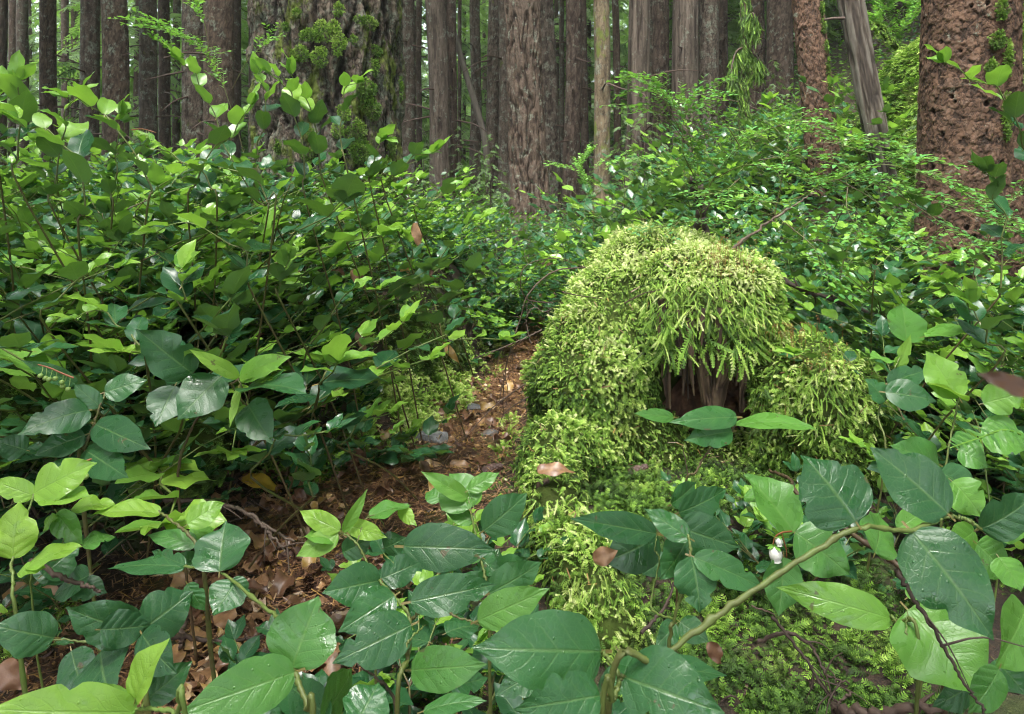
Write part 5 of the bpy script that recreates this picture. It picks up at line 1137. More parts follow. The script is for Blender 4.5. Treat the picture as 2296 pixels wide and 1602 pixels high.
# moss-draped sapling
b = P(1672, 330, 7.5); b[2] = g1(b[0], 7.5)
t = thing('mossy_sapling', 'dead sapling draped in long hanging yellow-green moss', 'tree', b); r = np.random.default_rng(3)
mb = MB(); c = smooth_path([b, P(1666, 250, 7.5), P(1672, 120, 7.5), P(1668, 0, 7.5), P(1672, -120, 7.5)], 40); tube(mb, c, np.linspace(.05, .04, 40), 10, .6); mb.build('trunk', M['mossbark'], t)
for k_, br in enumerate([[(1670, 105, 7.5), (1650, 118, 7.4), (1640, 160, 7.3), (1648, 195, 7.3)], [(1670, 60, 7.5), (1688, 30, 7.4), (1694, 70, 7.35)], [(1668, 110, 7.5), (1700, 130, 7.4), (1697, 160, 7.4)]]):
    mb = MB(); tube(mb, smooth_path([P(*a) for a in br], 14), np.linspace(.014, .006, 14), 5, .3); mb.build('dead_branch', M['twig'], t)
    mb = MB(); w = smooth_path([P(*a) for a in br], 90); pos = w[r.integers(0, 90, 420)] + r.normal(0, .02, (420, 3)) + np.array([0, 0, -.04]); put_fronds(mb, FR_H, pos, np.stack([r.normal(0, .25, 420), r.normal(0, .25, 420), -np.ones(420)], -1), r.normal(0, 1, (420, 3)), r.uniform(.06, .17, 420), np.clip(.40 + r.normal(0, .1, 420), 0, 1), r, .2); mb.build('hanging_moss', M['moss'], t)
mb = MB(); n = 1100; i = r.integers(0, 40, n); pos = c[i] + np.stack([r.uniform(-1, 1, n) * .055, -r.uniform(.3, 1, n) * .05, r.uniform(-.06, .06, n)], -1)
put_fronds(mb, FR_H, pos, np.stack([r.normal(0, .3, n), r.normal(-.2, .3, n), -np.ones(n)], -1), np.array([[0, -1., .3]]) + r.normal(0, .3, (n, 3)), r.uniform(.05, .13, n), np.clip(.38 + r.normal(0, .12, n), 0, 1), r, .2); mb.build('trunk_moss', M['moss'], t)

# ------------------------------------------------------------------ mossy boulder on the slope
def mossy_rock(name, label, cat, bl, voxel, dens, fsz, base0, seed, body='mossbed', face=.5):
    r = np.random.default_rng(seed); V, Nn, T = blob_mesh(bl, voxel, seed, voxel * 1.4); loc = V[V[:, 2].argmin()].copy()
    t = thing(name, label, cat, loc); mb = MB(); mb.add(V, None, T, None, np.clip(.45 + .5 * (fbm(V * 6, seed, 3) - .5), 0, 1)); mb.build('body', M[body], t)
    p, nn = sample_tris(V, Nn, T, dens, r); k = (nn[:, 1] < face) & (p[:, 2] > ground(p[:, 0], p[:, 1]) - .03); p, nn = p[k], nn[k]; n = len(p)
    dn = np.array([0, 0, -1.]) - nn * (-nn[:, 2:3]); rd = r.normal(0, 1, (n, 3)); cl = fbm(p * (.35 / fsz), seed, 2)
    mb = MB(); put_fronds(mb, FR_S, p, nn * .7 + dn * .7 + rd * .5, nn + .4 * rd, r.uniform(.6, 1.3, n) * fsz, np.clip(base0 + .5 * (cl - .5) + r.normal(0, .09, n), 0, 1), r, .35); mb.build('moss', M['moss'], t)
    return t
mossy_rock('mossy_boulder', 'large boulder sheeted in bright moss behind the pitted red trunk', 'boulder',
    [(tuple(P(2150, 250, 6.4)), .72, (1, 1, 1)), (tuple(P(2090, 330, 6.2)), .62, (1, 1, 1)), (tuple(P(2030, 400, 6.0)), .5, (1, 1, 1)), (tuple(P(2250, 190, 6.6)), .75, (1, 1, 1)), (tuple(P(2330, 260, 6.2)), .8, (1, 1, 1)), (tuple(P(1980, 430, 6.0)), .36, (1, 1, 1)), (tuple(P(2200, 420, 6.3)), .8, (1, 1, 1)), (tuple(P(2340, 420, 6.0)), .9, (1, 1, 1))], .06, 1500, .075, .52, 12)
mossy_rock('mossy_log', 'thin fallen log furred with moss on top of the boulder slope', 'log', [(tuple(P(1960 + 14 * k, 60 + 13 * k, 7.0)), .045, (1, 1, 1)) for k in range(8)], .02, 3500, .05, .5, 13)
mossy_rock('moss_mound', 'dark mossy mound at the bend of the path under the salal', 'mound', [(tuple(P(830, 790, 2.75)), .20, (1.3, 1, 1)), (tuple(P(930, 800, 2.95)), .17, (1.2, 1, 1)), (tuple(P(740, 760, 2.7)), .2, (1.2, 1, 1)), (tuple(P(1000, 850, 3.1)), .11, (1, 1, 1)), (tuple(P(640, 760, 2.6)), .2, (1.2, 1, 1))], .025, 5200, .034, .18, 14)
mossy_rock('mossy_stone', 'rounded stone with dark moss in the litter beneath the near salal', 'stone', [(tuple(P(425, 1010, 1.62)), .085, (1.1, 1, 1.1)), (tuple(P(395, 1040, 1.62)), .07, (1.2, 1, 1))], .014, 9000, .022, .2, 15)
mossy_rock('mossy_stone', 'low stone with brown moss at the photo edge under the near salal', 'stone', [(tuple(P(20, 900, 1.6)), .12, (1.3, 1, .8)), (tuple(P(50, 985, 1.5)), .06, (1.2, 1, .8))], .016, 7000, .024, .25, 16)

# ------------------------------------------------------------------ rocks, litter and other small things on the ground
def rock(label, u, v, wpx, hpx, seed, name='granite_stone', tint=.5, flat=.55, yaw=0):
    p = ground_hit(u, v + hpx * .3); k = p[1] / F; V, Nn, T = blob_mesh([((0, 0, 0), .5, (1, .75, flat)), ((.16, .05, .02), .36, (1, .9, flat)), ((-.2, -.08, 0), .3, (1, .8, flat * 1.1))], .045, seed, .05)
    rr_ = np.random.default_rng(seed)
    for _ in range(16):
        nd = unit(rr_.normal(0, 1, 3) * [1, 1, .8]); d0 = rr_.uniform(.55, .8) * np.abs(V @ nd).max(); e_ = V @ nd - d0; V = V - np.maximum(e_, 0)[:, None] * nd * .92
    V = V + .012 * (fbm(V * 14, seed + 1, 3) - .5)[:, None] * Nn
    c, s_ = math.cos(yaw), math.sin(yaw); V = np.stack([V[:, 0] * c - V[:, 1] * s_, V[:, 0] * s_ + V[:, 1] * c, V[:, 2]], -1) * wpx * k * .95
    mb = MB(); mb.add(V + p + [0, 0, .006], None, T, None, np.clip(tint + .5 * (fbm(V * 60, seed, 3) - .5), 0, 1)); tag(mb.build(name, M['rock'], None, p, smooth=False), label, 'stone')
rock('flat pale granite stone with speckled face set in moss beside the path', 975, 978, 100, 52, 3, tint=.45, yaw=-.5)
rock('rough grey granite stone on the path close to the stump', 1092, 968, 66, 46, 4, tint=.32, flat=.5, yaw=-.4)
rock('small flat grey stone farther along the path', 1062, 915, 70, 26, 5, tint=.3, flat=.35)
rock('tiny white pebble on the needle litter', 937, 1133, 13, 12, 6, name='pebble', tint=1.0, flat=.6)
rock('white pebble lying on the bright ground moss', 1751, 1546, 26, 24, 7, name='pebble', tint=1.0, flat=.7)

def dry_leaf_tpl(k, res=(10, 4)):
    r = np.random.default_rng(700 + k); return leaf_tpl(res[0], res[1], r.uniform(.5, .75), r.uniform(-1.6, 1.6), r.uniform(-.5, .6), r.uniform(.2, .5), r.uniform(0, 6), twist=r.uniform(-1.2, 1.2), curl=r.uniform(-.6, .9))
DRY = []
for k in range(14):
    mb = MB(); tp = dry_leaf_tpl(k); mb.inst(tp, (np.eye(3) * .07)[None], np.array([[-.035, 0, .008]]), np.array([[.12, .3, .42, .55, .9, .35, .22, .5, .15, .62, .3, 1., .45, .25][k]])); DRY.append(mb.mesh('fallen_leaf', M['litter']))
def drop_leaf(me, x, y, rz, sc, label, group, tilt=(0, 0), mat=None, name='fallen_leaf', dz=0):
    o = bpy.data.objects.new(name, me); COL.objects.link(o); o.location = (x, y, g1(x, y) + .01 + dz); o.rotation_euler = (tilt[0], tilt[1], rz); o.scale = (sc,) * 3; return tag(o, label, 'leaf', group)
r = np.random.default_rng(88)
k = 0
while k < 215:
    if r.random() < .72: u, v = r.uniform(360, 800), r.uniform(1100, 1600)
    else: u, v = r.uniform(640, 1180), r.uniform(830, 1130)
    p = ground_hit(u, v); d_ = abs(p[0] - float(path_x(p[1])))
    if d_ > float(path_w(p[1])) + .12: continue
    drop_leaf(DRY[int(r.integers(14))], p[0], p[1], r.uniform(0, 6.28), r.uniform(.45, 1.05), 'crumpled brown leaf lying in the litter on the path', 'fallen leaves on the path', (r.normal(0, .3), r.normal(0, .3)), dz=r.uniform(0, .006)); k += 1
k = 0
while k < 55:
    u, v = r.uniform(900, 1260), r.uniform(660, 1010); p = ground_hit(u, v)
    if abs(p[0] - float(path_x(p[1]))) > float(path_w(p[1])) + .06: continue
    drop_leaf(DRY[int(r.integers(14))], p[0], p[1], r.uniform(0, 6.28), r.uniform(.5, 1.1), 'brown leaf lying on the narrow path beside the bank', 'fallen leaves along the far path', (r.normal(0, .3), r.normal(0, .3))); k += 1
for k in range(60):
    u, v = r.uniform(350, 800), r.uniform(950, 1190); p = ground_hit(u, v)
    drop_leaf(DRY[int(r.integers(14))], p[0], p[1], r.uniform(0, 6.28), r.uniform(.5, 1.0), 'brown leaf caught on the ground beneath the near salal', 'fallen leaves under the near salal', (r.normal(0, .4), r.normal(0, .4)))
r = np.random.default_rng(402)
for k in range(20):
    u, v = r.uniform(20, 1000), r.uniform(520, 980); Y = r.uniform(1.5, 2.3); q_ = P(u, v, Y)
    if q_[2] < g1(q_[0], Y) + .05 or (800 < u and v > 760): continue
    o = drop_leaf(DRY[[0, 6, 8, 10, 12, 5][int(r.integers(6))]], q_[0], q_[1], r.uniform(0, 6.28), r.uniform(.45, .75), 'withered brown leaf caught among the stems of the salal thicket', 'withered leaves in the thicket', (r.uniform(.6, 1.6), r.normal(0, .5)), name='withered_leaf'); o.location.z = q_[2]
def special(label, u0, v0, u1, v1, w, Y, tint, mat='litter', seed=0, bend=.4, fold=.2, name='fallen_leaf', hint=(0, -.5, .9)):
    r = np.random.default_rng(seed); A, B = P(u0, v0, Y), P(u1, v1, Y); L = np.linalg.norm(B - A); Fm = frame(B - A, hint)
    tpl = leaf_tpl(14, 4, w * Y / F / L, bend, fold, .22, r.uniform(0, 6), False, twist=r.uniform(-.5, .5), curl=.3); mb = MB(); mb.inst(tpl, (Fm * L)[None], A[None], np.array([tint])); tag(mb.build(name, M[mat], None, A), label, 'leaf')
def special_g(label, u, v, l, w, ang, tint, **kw):
    Y = ground_hit(u, v + w * .3)[1] - .01; c, s_ = math.cos(ang) * l / 2, math.sin(ang) * l / 2; special(label, u - c, v - s_, u + c, v + s_, w, Y, tint, **kw)
special_g('large orange-brown curled leaf lying in the corner by the dark salal leaves', 82, 1335, 140, 62, .1, .62, seed=1, bend=.9, fold=.3)
special_g('tan leaf lying alone on dark cones at the middle of the litter', 512, 1466, 92, 52, -.15, .72, seed=2)
special_g('yellow and brown leaf arched over the dark root litter', 588, 1088, 96, 36, .35, .35, mat='yellow', seed=3, bend=.9)
special_g('bright orange leaf standing in the litter below the near salal', 497, 1010, 80, 56, .5, .62, seed=4)
special_g('two-toned orange and yellow leaf beside the standing orange one', 574, 1018, 62, 48, .4, .3, mat='yellow', seed=5)
special_g('tiny yellow leaf on the mossy stone', 418, 984, 34, 20, .1, .8, mat='yellow', seed=6)
special_g('purplish grey leaf propped upright by the litter edge', 798, 1030, 50, 46, 1.5, .12, seed=7, hint=(0, -1, .2))
special_g('pale brown leaf spread flat on the path below the granite stones', 968, 1045, 62, 26, .1, .68, seed=8)
special_g('brown leaf spread on the path next to the pale brown one', 1035, 1045, 52, 28, .1, .55, seed=9)
special('reddish brown leaf draped over the root of the stump', 1205, 1056, 1290, 1060, 36, 1.68, .42, seed=10, bend=.8)
special('withered brown leaf hanging upright in the thicket', 930, 500, 940, 560, 24, 2.3, .58, seed=11, hint=(.3, -1, .1), name='withered_leaf')
special('orange withered leaf hanging above the mossy mound', 790, 605, 822, 650, 26, 2.1, .55, seed=12, hint=(0, -1, .2), name='withered_leaf')
special('thin brown withered leaf hanging beside the path bend', 800, 745, 822, 790, 20, 2.0, .5, seed=13, hint=(0, -1, .2), name='withered_leaf')
special('buff withered leaf curled to a ball in the thicket', 908, 600, 916, 635, 26, 2.2, .8, seed=14, hint=(0, -1, 0), name='withered_leaf', bend=1.6, fold=.6)
special('long buff withered leaf pointing down at the mound corner', 995, 770, 1030, 815, 18, 2.6, .8, seed=15, hint=(0, -1, .3), name='withered_leaf')
special('rusty leaf with torn edge hanging under the dark leaf by the moss tongue', 1330, 1255, 1385, 1235, 40, .86, .5, seed=16, hint=(0, -1, .3), name='withered_leaf')
special('brown leaf standing in the ground moss at the hollow', 1590, 1440, 1618, 1490, 34, .95, .3, seed=17, hint=(0, -1, .3))
special('brown leaf with torn tip in the corner beside the feathery moss', 0, 1490, 62, 1545, 60, .95, .3, seed=18, hint=(.3, -1, .3))

# cones
def cone_mesh(seed):
    r = np.random.default_rng(seed); mb = MB(); sc = leaf_tpl(4, 1, .9, .6, .2, 0, 0, False, oval_w); n = 70; i = np.arange(n); f = i / n; a = i * 2.399
    rad = .011 * np.sin(np.pi * (.12 + .8 * f)) ** .7; pos = np.stack([(f - .5) * .055, rad * np.cos(a) * .55, rad * np.sin(a) * .55], -1)
    d = np.stack([.9 + 0 * a, np.cos(a) * .55, np.sin(a) * .55], -1); nn = np.stack([-.5 + 0 * a, np.cos(a), np.sin(a)], -1); mb.inst(sc, frame(d, nn) * (.015 * (1 - .4 * f))[:, None, None], pos, .35 + .4 * r.random(n)); return mb.mesh('fir_cone', M['cone'])
CONES = [cone_mesh(k) for k in range(3)]; r = np.random.default_rng(4)
for (u, v) in [(560, 1440), (600, 1490), (520, 1520), (475, 1500), (640, 1470), (690, 1330), (720, 1290), (545, 1555), (505, 1410), (770, 1260), (650, 1260), (610, 1400), (450, 1440), (560, 1520), (700, 1440), (600, 1340)]:
    p = ground_hit(u, v); o = drop_leaf(CONES[int(r.integers(3))], p[0], p[1], r.uniform(0, 6.28), r.uniform(.8, 1.1), 'dark wet fir cone half sunk in the path litter', 'fir cones on the path', name='fir_cone'); o['category'] = 'cone'
for (u, v, lb) in [(1430, 1065, 'reddish fir cone on the moss at the foot of the stump'), (1100, 1062, 'round dark cone on the path beside the stump root')]:
    p = ground_hit(u, v); o = drop_leaf(CONES[0], p[0], p[1], .6, 1.25, lb, None, name='fir_cone'); o['category'] = 'cone'

# loose needles and bark crumbs
mb = MB(); r = np.random.default_rng(91); n = 30000; yy_ = np.exp(r.uniform(math.log(.9), math.log(6), n)); x = path_x(yy_) + path_w(yy_) * r.normal(0, .75, n); a = r.uniform(0, 6.28, n)
z = ground(x, yy_) + r.uniform(.006, .02, n); L = r.uniform(.006, .016, n); w = r.uniform(.0006, .0016, n); dz = r.normal(0, .25, n) * L
dx, dy = np.cos(a) * L, np.sin(a) * L; px_, py_ = -np.sin(a) * w, np.cos(a) * w; c = np.stack([x, yy_, z], -1); D = np.stack([dx, dy, dz], -1); Wd = np.stack([px_, py_, 0 * px_], -1)
V = np.stack([c - D - Wd, c - D + Wd, c + D + Wd, c + D - Wd], 1).reshape(-1, 3); mb.add(V, np.arange(4 * n).reshape(n, 4), None, None, np.repeat(r.uniform(.1, .75, n), 4))
n = 6000; yy_ = np.exp(r.uniform(math.log(.9), math.log(6), n)); x = path_x(yy_) + path_w(yy_) * r.normal(0, .6, n); c = np.stack([x, yy_, ground(x, yy_) + r.uniform(.006, .02, n)], -1)
V = (c[:, None] + r.normal(0, .007, (n, 4, 3)) * [1, 1, .5]); mb.add(V.reshape(-1, 3), np.arange(4 * n).reshape(n, 4), None, None, np.repeat(r.uniform(0, .95, n), 4))
tag(mb.build('needle_litter', M['litter'], smooth=False), 'loose reddish needles and bark crumbs strewn along the path', 'needles', kind='stuff')

# ground moss
mb = MB(); r = np.random.default_rng(92)
def gmoss(num, ur, vr, b0, size, keep=None, thin=1.0):
    pp = []
    for _ in range(num * 3):
        if len(pp) >= num: break
        u, v = r.uniform(*ur), r.uniform(*vr); p = ground_hit(u, v)
        if keep is not None and not keep(p, u, v): continue
        if fbm(np.array([[p[0] * 9, p[1] * 9, 0]]), 5, 2)[0] < thin * r.uniform(.32, .58): continue
        pp.append(p)
    if not pp: return
    pp = np.array(pp); n = len(pp); d = np.stack([r.normal(0, .7, n), r.normal(-.35, .6, n), r.uniform(.15, .9, n)], -1); cl = fbm(pp * 14, 6, 2)
    put_fronds(mb, FR, pp, d, np.array([[0, -.3, 1.]]) + r.normal(0, .3, (n, 3)), r.uniform(*size, n), np.clip(b0 + .5 * (cl - .5) + r.normal(0, .08, n), 0, 1), r, .45)
offp = lambda m_: (lambda p, u, v: abs(p[0] - float(path_x(p[1]))) > float(path_w(p[1])) + m_)
gmoss(3600, (1380, 2140), (1330, 1680), .27, (.016, .044)); gmoss(3200, (1330, 1960), (1020, 1330), .20, (.018, .040)); gmoss(1200, (1380, 1720), (990, 1110), .38, (.014, .036)); gmoss(1500, (880, 1230), (640, 800), .40, (.02, .04), offp(-.02)); gmoss(900, (560, 900), (860, 1060), .32, (.014, .032), offp(.0))
gmoss(1500, (1320, 1480), (1050, 1180), .3, (.02, .045), None, .3); gmoss(900, (1480, 1760), (1040, 1180), .25, (.02, .042), None, .6); gmoss(1100, (0, 240), (1360, 1640), .46, (.014, .032), offp(.06)); gmoss(5600, (800, 1150), (760, 1020), .66, (.026, .05), offp(-.035)); gmoss(1200, (560, 860), (960, 1080), .5, (.02, .036), offp(.02)); gmoss(900, (640, 1000), (1000, 1110), .36, (.014, .03), offp(.0))
gmoss(900, (880, 1240), (1180, 1640), .40, (.014, .03)); gmoss(300, (1050, 1180), (960, 1110), .4, (.02, .03)); gmoss(800, (250, 760), (930, 1120), .2, (.012, .026), offp(.0)); gmoss(900, (1900, 2296), (950, 1340), .2, (.014, .032))
tag(mb.build('ground_moss', M['moss']), 'green feathery moss carpeting the ground around the path and the stump', 'moss', kind='stuff')

# dead twigs
def twig(label, pts, rad, tint=.45, group=None, side=0, seed=0, mat='twig', cat='twig', name='dead_twig'):
    r = np.random.default_rng(seed); q = np.array([P(*a) for a in pts]); n = 9 * len(pts); w = smooth_path(q, n); w += r.normal(0, rad * .35, w.shape); mb = MB(); tube(mb, w, np.linspace(rad, rad * .45, n), 6, tint)
    o = mb.build(name, M[mat], None, q[0]); tag(o, label, cat, group)
    for k in range(side):
        i = int(r.integers(n // 4, n - 2)); d = unit(w[min(i + 1, n - 1)] - w[i]); e = unit(d + r.normal(0, .7, 3)); l = r.uniform(.03, .10); mb = MB(); tube(mb, smooth_path([w[i], w[i] + e * l * .5 + r.normal(0, .004, 3), w[i] + e * l + [0, 0, -.008]], 7), np.linspace(rad * .5, rad * .2, 7), 4, tint); c = mb.build('side_twig', M[mat], o)
twig('dry twig arching from the stump over the path, uppermost of the tangle', [(1312, 600, 2.2), (1240, 610, 2.15), (1185, 660, 2.1), (1165, 720, 2.1), (1140, 800, 2.08), (1130, 860, 2.08), (1128, 930, 2.1)], .0028, .55, side=7, seed=1)
twig('dry twig looping from the stump side down to the path bend', [(1240, 680, 2.15), (1180, 670, 2.12), (1168, 620, 2.1), (1190, 590, 2.12), (1250, 580, 2.15), (1310, 600, 2.2)], .002, .45, side=4, seed=2)
twig('curved reddish twig hooped beside the mossy flank', [(1190, 770, 2.05), (1180, 720, 2.05), (1196, 690, 2.05), (1220, 700, 2.05), (1240, 690, 2.05)], .0022, .6, side=5, seed=3)
twig('straight dry twig poking from the mossy flank toward the dark bank', [(1215, 740, 2.08), (1150, 770, 2.02), (1060, 805, 1.95)], .0024, .6, side=4, seed=4)
twig('long thin twig slanting over the granite stones', [(1180, 860, 2.05), (1110, 910, 1.98), (1040, 985, 1.9), (985, 1050, 1.9)], .0018, .3, side=4, seed=5)
twig('thin twig beside the long slanting one, ending at the grey stone', [(1185, 890, 2.02), (1130, 930, 1.98), (1110, 1000, 1.95)], .0016, .3, side=3, seed=6)
twig('bare stick lying across the roots below the near salal', [(330, 1118, 1.5), (420, 1122, 1.48), (520, 1135, 1.45), (580, 1170, 1.42), (660, 1215, 1.4)], .005, .65, side=3, seed=7)
twig('thin stick crossing beneath the bare stick, toward the litter', [(560, 1150, 1.4), (600, 1190, 1.38), (640, 1240, 1.36)], .004, .6, side=2, seed=8)
twig('dark stick with a pale broken end among the corner leaves', [(70, 1255, .82), (130, 1290, .8), (185, 1310, .78), (220, 1328, .77)], .0034, .4, seed=9)
twig('dark brown stick lying over the cones in the litter', [(340, 1420, 1.15), (420, 1430, 1.2), (520, 1435, 1.22), (590, 1430, 1.25)], .005, .3, side=2, seed=10)
twig('short bent root piece standing in the litter', [(415, 1385, 1.25), (408, 1430, 1.22), (400, 1470, 1.22)], .006, .5, seed=11)
twig('dark bare twig crossing in front of the bright lower leaf', [(2010, 1280, .60), (2060, 1360, .58), (2110, 1440, .56), (2160, 1530, .54), (2205, 1590, .53)], .0022, .25, side=3, seed=12)
twig('long dark fallen branch snaking across the bottom moss', [(1860, 1590, .95), (1960, 1600, .9), (2080, 1585, .86), (2180, 1575, .84), (2300, 1540, .82)], .0075, .35, side=2, seed=13)
twig('dark twig lying through the ground moss below the white flower', [(1730, 1380, 1.0), (1800, 1470, .98), (1860, 1560, .96), (1920, 1600, .95)], .0026, .25, side=6, seed=14)
twig('crooked dark twig beside the hollow of the stump', [(1440, 1420, 1.05), (1490, 1360, 1.08), (1520, 1290, 1.1), (1560, 1230, 1.1)], .003, .25, side=5, seed=15)
twig('looping dark twig in the bottom moss', [(1700, 1440, 1.02), (1760, 1420, 1.0), (1820, 1450, 1.0), (1850, 1510, .98), (1900, 1530, .97)], .003, .3, side=5, seed=16)
twig('slanting dry stick rising from behind the top of the stump', [(1640, 560, 2.3), (1720, 500, 2.3), (1790, 455, 2.3), (1830, 430, 2.3)], .0055, .65, side=2, seed=17)
twig('thick dark branch lying in the salal beside the stump', [(1690, 590, 2.6), (1760, 630, 2.5), (1830, 660, 2.45), (1920, 690, 2.4), (2000, 720, 2.35)], .011, .2, side=3, seed=18)
twig('short reddish twig lying on the moss of the stump', [(1400, 680, 2.08), (1440, 660, 2.05), (1480, 650, 2.02)], .0024, .5, seed=19)
twig('short thin twig lying low on the mossy flank', [(1260, 655, 2.2), (1310, 665, 2.15), (1350, 670, 2.12)], .002, .45, seed=20)
twig('thin upright dry twig in the hollow under the stump', [(1545, 1090, 1.95), (1538, 1040, 1.95), (1530, 1000, 1.95)], .0022, .6, seed=21)
r = np.random.default_rng(58)
for k in range(34):
    u, v = (r.uniform(1900, 2296), r.uniform(900, 1300)) if k < 14 else ((r.uniform(300, 760), r.uniform(960, 1180)) if k < 26 else (r.uniform(1450, 1950), r.uniform(1350, 1600)))
    p = ground_hit(u, v); Y = p[1]; a = r.uniform(0, 3.14); l = r.uniform(60, 170)
    q = [(u - math.cos(a) * l / 2, v - 8 - abs(math.sin(a)) * l * .2, Y), (u + r.normal(0, 8), v - 14 + r.normal(0, 8), Y - .01), (u + math.cos(a) * l / 2, v - 10 + math.sin(a) * l * .25, Y)]
    twig('thin dark twig tangled low on the shaded ground', q, r.uniform(.0014, .003), r.uniform(.15, .5), 'dark twigs on the shaded ground', seed=100 + k)
special('brown withered leaf hanging close to the lens, out of focus', 2310, 880, 2190, 838, 50, .19, .12, seed=31, hint=(0, -.8, .5), name='withered_leaf')
for k in range(26):
    p = ground_hit(r.uniform(420, 1230), r.uniform(760, 1500)); 
    if abs(p[0] - float(path_x(p[1]))) > float(path_w(p[1])) + .08: continue
    a = r.uniform(0, 3.14); l = r.uniform(.05, .16); q_ = np.array([p + [0, 0, .012], p + [math.cos(a) * l / 2, math.sin(a) * l / 2, .016], p + [math.cos(a + .3) * l, math.sin(a + .3) * l, .010]]); mb = MB(); tube(mb, smooth_path(q_, 10), np.linspace(.0026, .0012, 10), 5, r.uniform(.2, .7)); tag(mb.build('dead_twig', M['twig'], None, p), 'short dry twig lying on the needles of the path', 'twig', 'dry twigs on the path')
# broken dark stub behind the stump
t = twig('short dark broken stub standing behind the stump', [(1578, 560, 2.95), (1572, 470, 2.95), (1560, 410, 2.95), (1555, 400, 2.95)], .028, .12, seed=30, cat='stub', name='broken_stub')

# white bell flowers and green berries
def bell(mb_p, mb_c, c, d, s_):
    n, m_ = 9, 10; f = np.linspace(0, 1, n); prof = np.array([.25, .62, .85, .97, 1, .98, .9, .72, .8]) * s_ * .5; th = np.linspace(0, 2 * np.pi, m_, endpoint=False)
    d = unit(d); a = unit(np.cross(d, [.3, 1, .2])); b = np.cross(d, a); R = prof[:, None] * (1 + .07 * np.cos(5 * th))[None]
    V = c + (f * s_ * 1.15)[:, None, None] * d + R[..., None] * (np.cos(th)[:, None] * a + np.sin(th)[:, None] * b)[None]
    i, j = np.meshgrid(np.arange(n - 1), np.arange(m_), indexing='ij'); j2 = (j + 1) % m_; Q = np.stack([i * m_ + j, i * m_ + j2, (i + 1) * m_ + j2, (i + 1) * m_ + j], -1).reshape(-1, 4); mb_p.add(V.reshape(-1, 3), Q, None, None, np.repeat(.55 + .2 * f, m_))
t = thing('flower_cluster', 'white bell-shaped salal flower hanging from a pink stalk', 'flower', P(1752, 1192, .86)); mb = MB()
tube(mb, smooth_path([P(1775, 1192, .87), P(1752, 1195, .86), P(1738, 1205, .86), P(1733, 1222, .86)], 12), np.linspace(.0012, .0008, 12), 6, .4); tube(mb, smooth_path([P(1752, 1195, .86), P(1762, 1230, .86), P(1764, 1250, .86)], 8), np.full(8, .0008), 5, .4); mb.build('stalk', M['capsule'], t)
for (u, v, s_) in [(1736, 1225, .016), (1745, 1205, .009)]:
    mb = MB(); bell(mb, None, P(u, v, .86), [0.05, -.2, -1], s_); mb.build('bell', M['petal'], t)
    mb = MB(); put_leaves(mb, LT_OVAL, np.repeat(P(u, v - 2, .86)[None], 5, 0), np.array([[math.cos(a), math.sin(a) * .6, -.2] for a in np.linspace(0, 5, 5)]), np.tile([0, 0, 1.], (5, 1)), np.full(5, s_ * .7), np.full(5, .9), np.random.default_rng(1)); mb.build('sepals', M['fineleaf'], t)
def berries(label, path, num, rr, seed):
    r = np.random.default_rng(seed); q = np.array([P(*a) for a in path]); w = smooth_path(q, 20); t = thing('berry_cluster', label, 'berries', q[0]); mb = MB(); tube(mb, w, np.linspace(.0016, .001, 20), 5, .5); mb.build('stalk', M['capsule'], t)
    for k in range(num):
        i = int(2 + 17 * k / num); c = w[i] + [r.normal(0, .003), r.normal(-.004, .003), -r.uniform(.010, .02)]; mb = MB(); tube(mb, smooth_path([w[i], (w[i] + c) / 2 + [.001, 0, 0], c], 5), np.full(5, .0006), 4, .8)
        th = np.linspace(.1, 3.04, 6); tube(mb, np.stack([c[0] + 0 * th, c[1] + 0 * th, c[2] - rr * .9 * np.cos(th) * -1], -1), rr * np.sin(th), 8, .6); mb.build('berry', M['berry'], t)
berries('string of tiny green berries hanging high before the trunks', [(350, 298, 1.6), (320, 290, 1.6), (295, 292, 1.6)][::-1], 8, .0026, 1)
berries('cluster of pale green berries over the near bank leaves', [(165, 848, 1.06), (140, 838, 1.06), (110, 825, 1.06), (85, 818, 1.06)], 7, .0042, 2)
berries('green berries on a pink stalk low by the bright edge leaves', [(205, 1030, 1.0), (150, 1048, .98), (95, 1060, .98)], 6, .005, 3)

# ferns
def fern(label, fronds, seed, tint=.6, pw=.13):
    r = np.random.default_rng(seed); b = P(*fronds[0][0]); b = np.array([b[0], b[1], g1(b[0], b[1])]); t = thing('fern', label, 'fern', b)
    pin = leaf_tpl(8, 1, .46, .35, .12, .12, 0, False, lambda t_: np.maximum((1 - t_) ** .6 * (.75 + .25 * np.cos(t_ * 26)), .03)); 
    for fr in fronds:
        q = np.array([P(*a) for a in fr]); w = smooth_path(q, 26); tg = unit(np.gradient(w, axis=0)); L = np.linalg.norm(np.diff(w, axis=0), axis=1).sum(); mb = MB(); tube(mb, w, np.linspace(.0016, .0006, 26), 5, .8)
        i = np.repeat(np.arange(3, 26, 2), 2); sg = np.tile([-1, 1], 12); side = unit(np.cross(tg[i], [0, -.5, 1.])) * sg[:, None]; s_ = i / 25.
        put_leaves(mb, [pin], w[i], side * .95 + tg[i] * .35 + [0, 0, -.1], np.tile([0, -.4, 1.], (len(i), 1)) + r.normal(0, .1, (len(i), 3)), L * pw * np.sin(np.pi * (.12 + .84 * s_)) ** .8, np.clip(tint + r.normal(0, .05, len(i)), 0, 1), r); mb.build('frond', M['leaf'], t)
fern('fern with toothed pale green frond reaching in at the photo edge', [[(2330, 1000, .75), (2260, 965, .74), (2190, 985, .73), (2130, 1005, .72)]], 1, .55, .16)
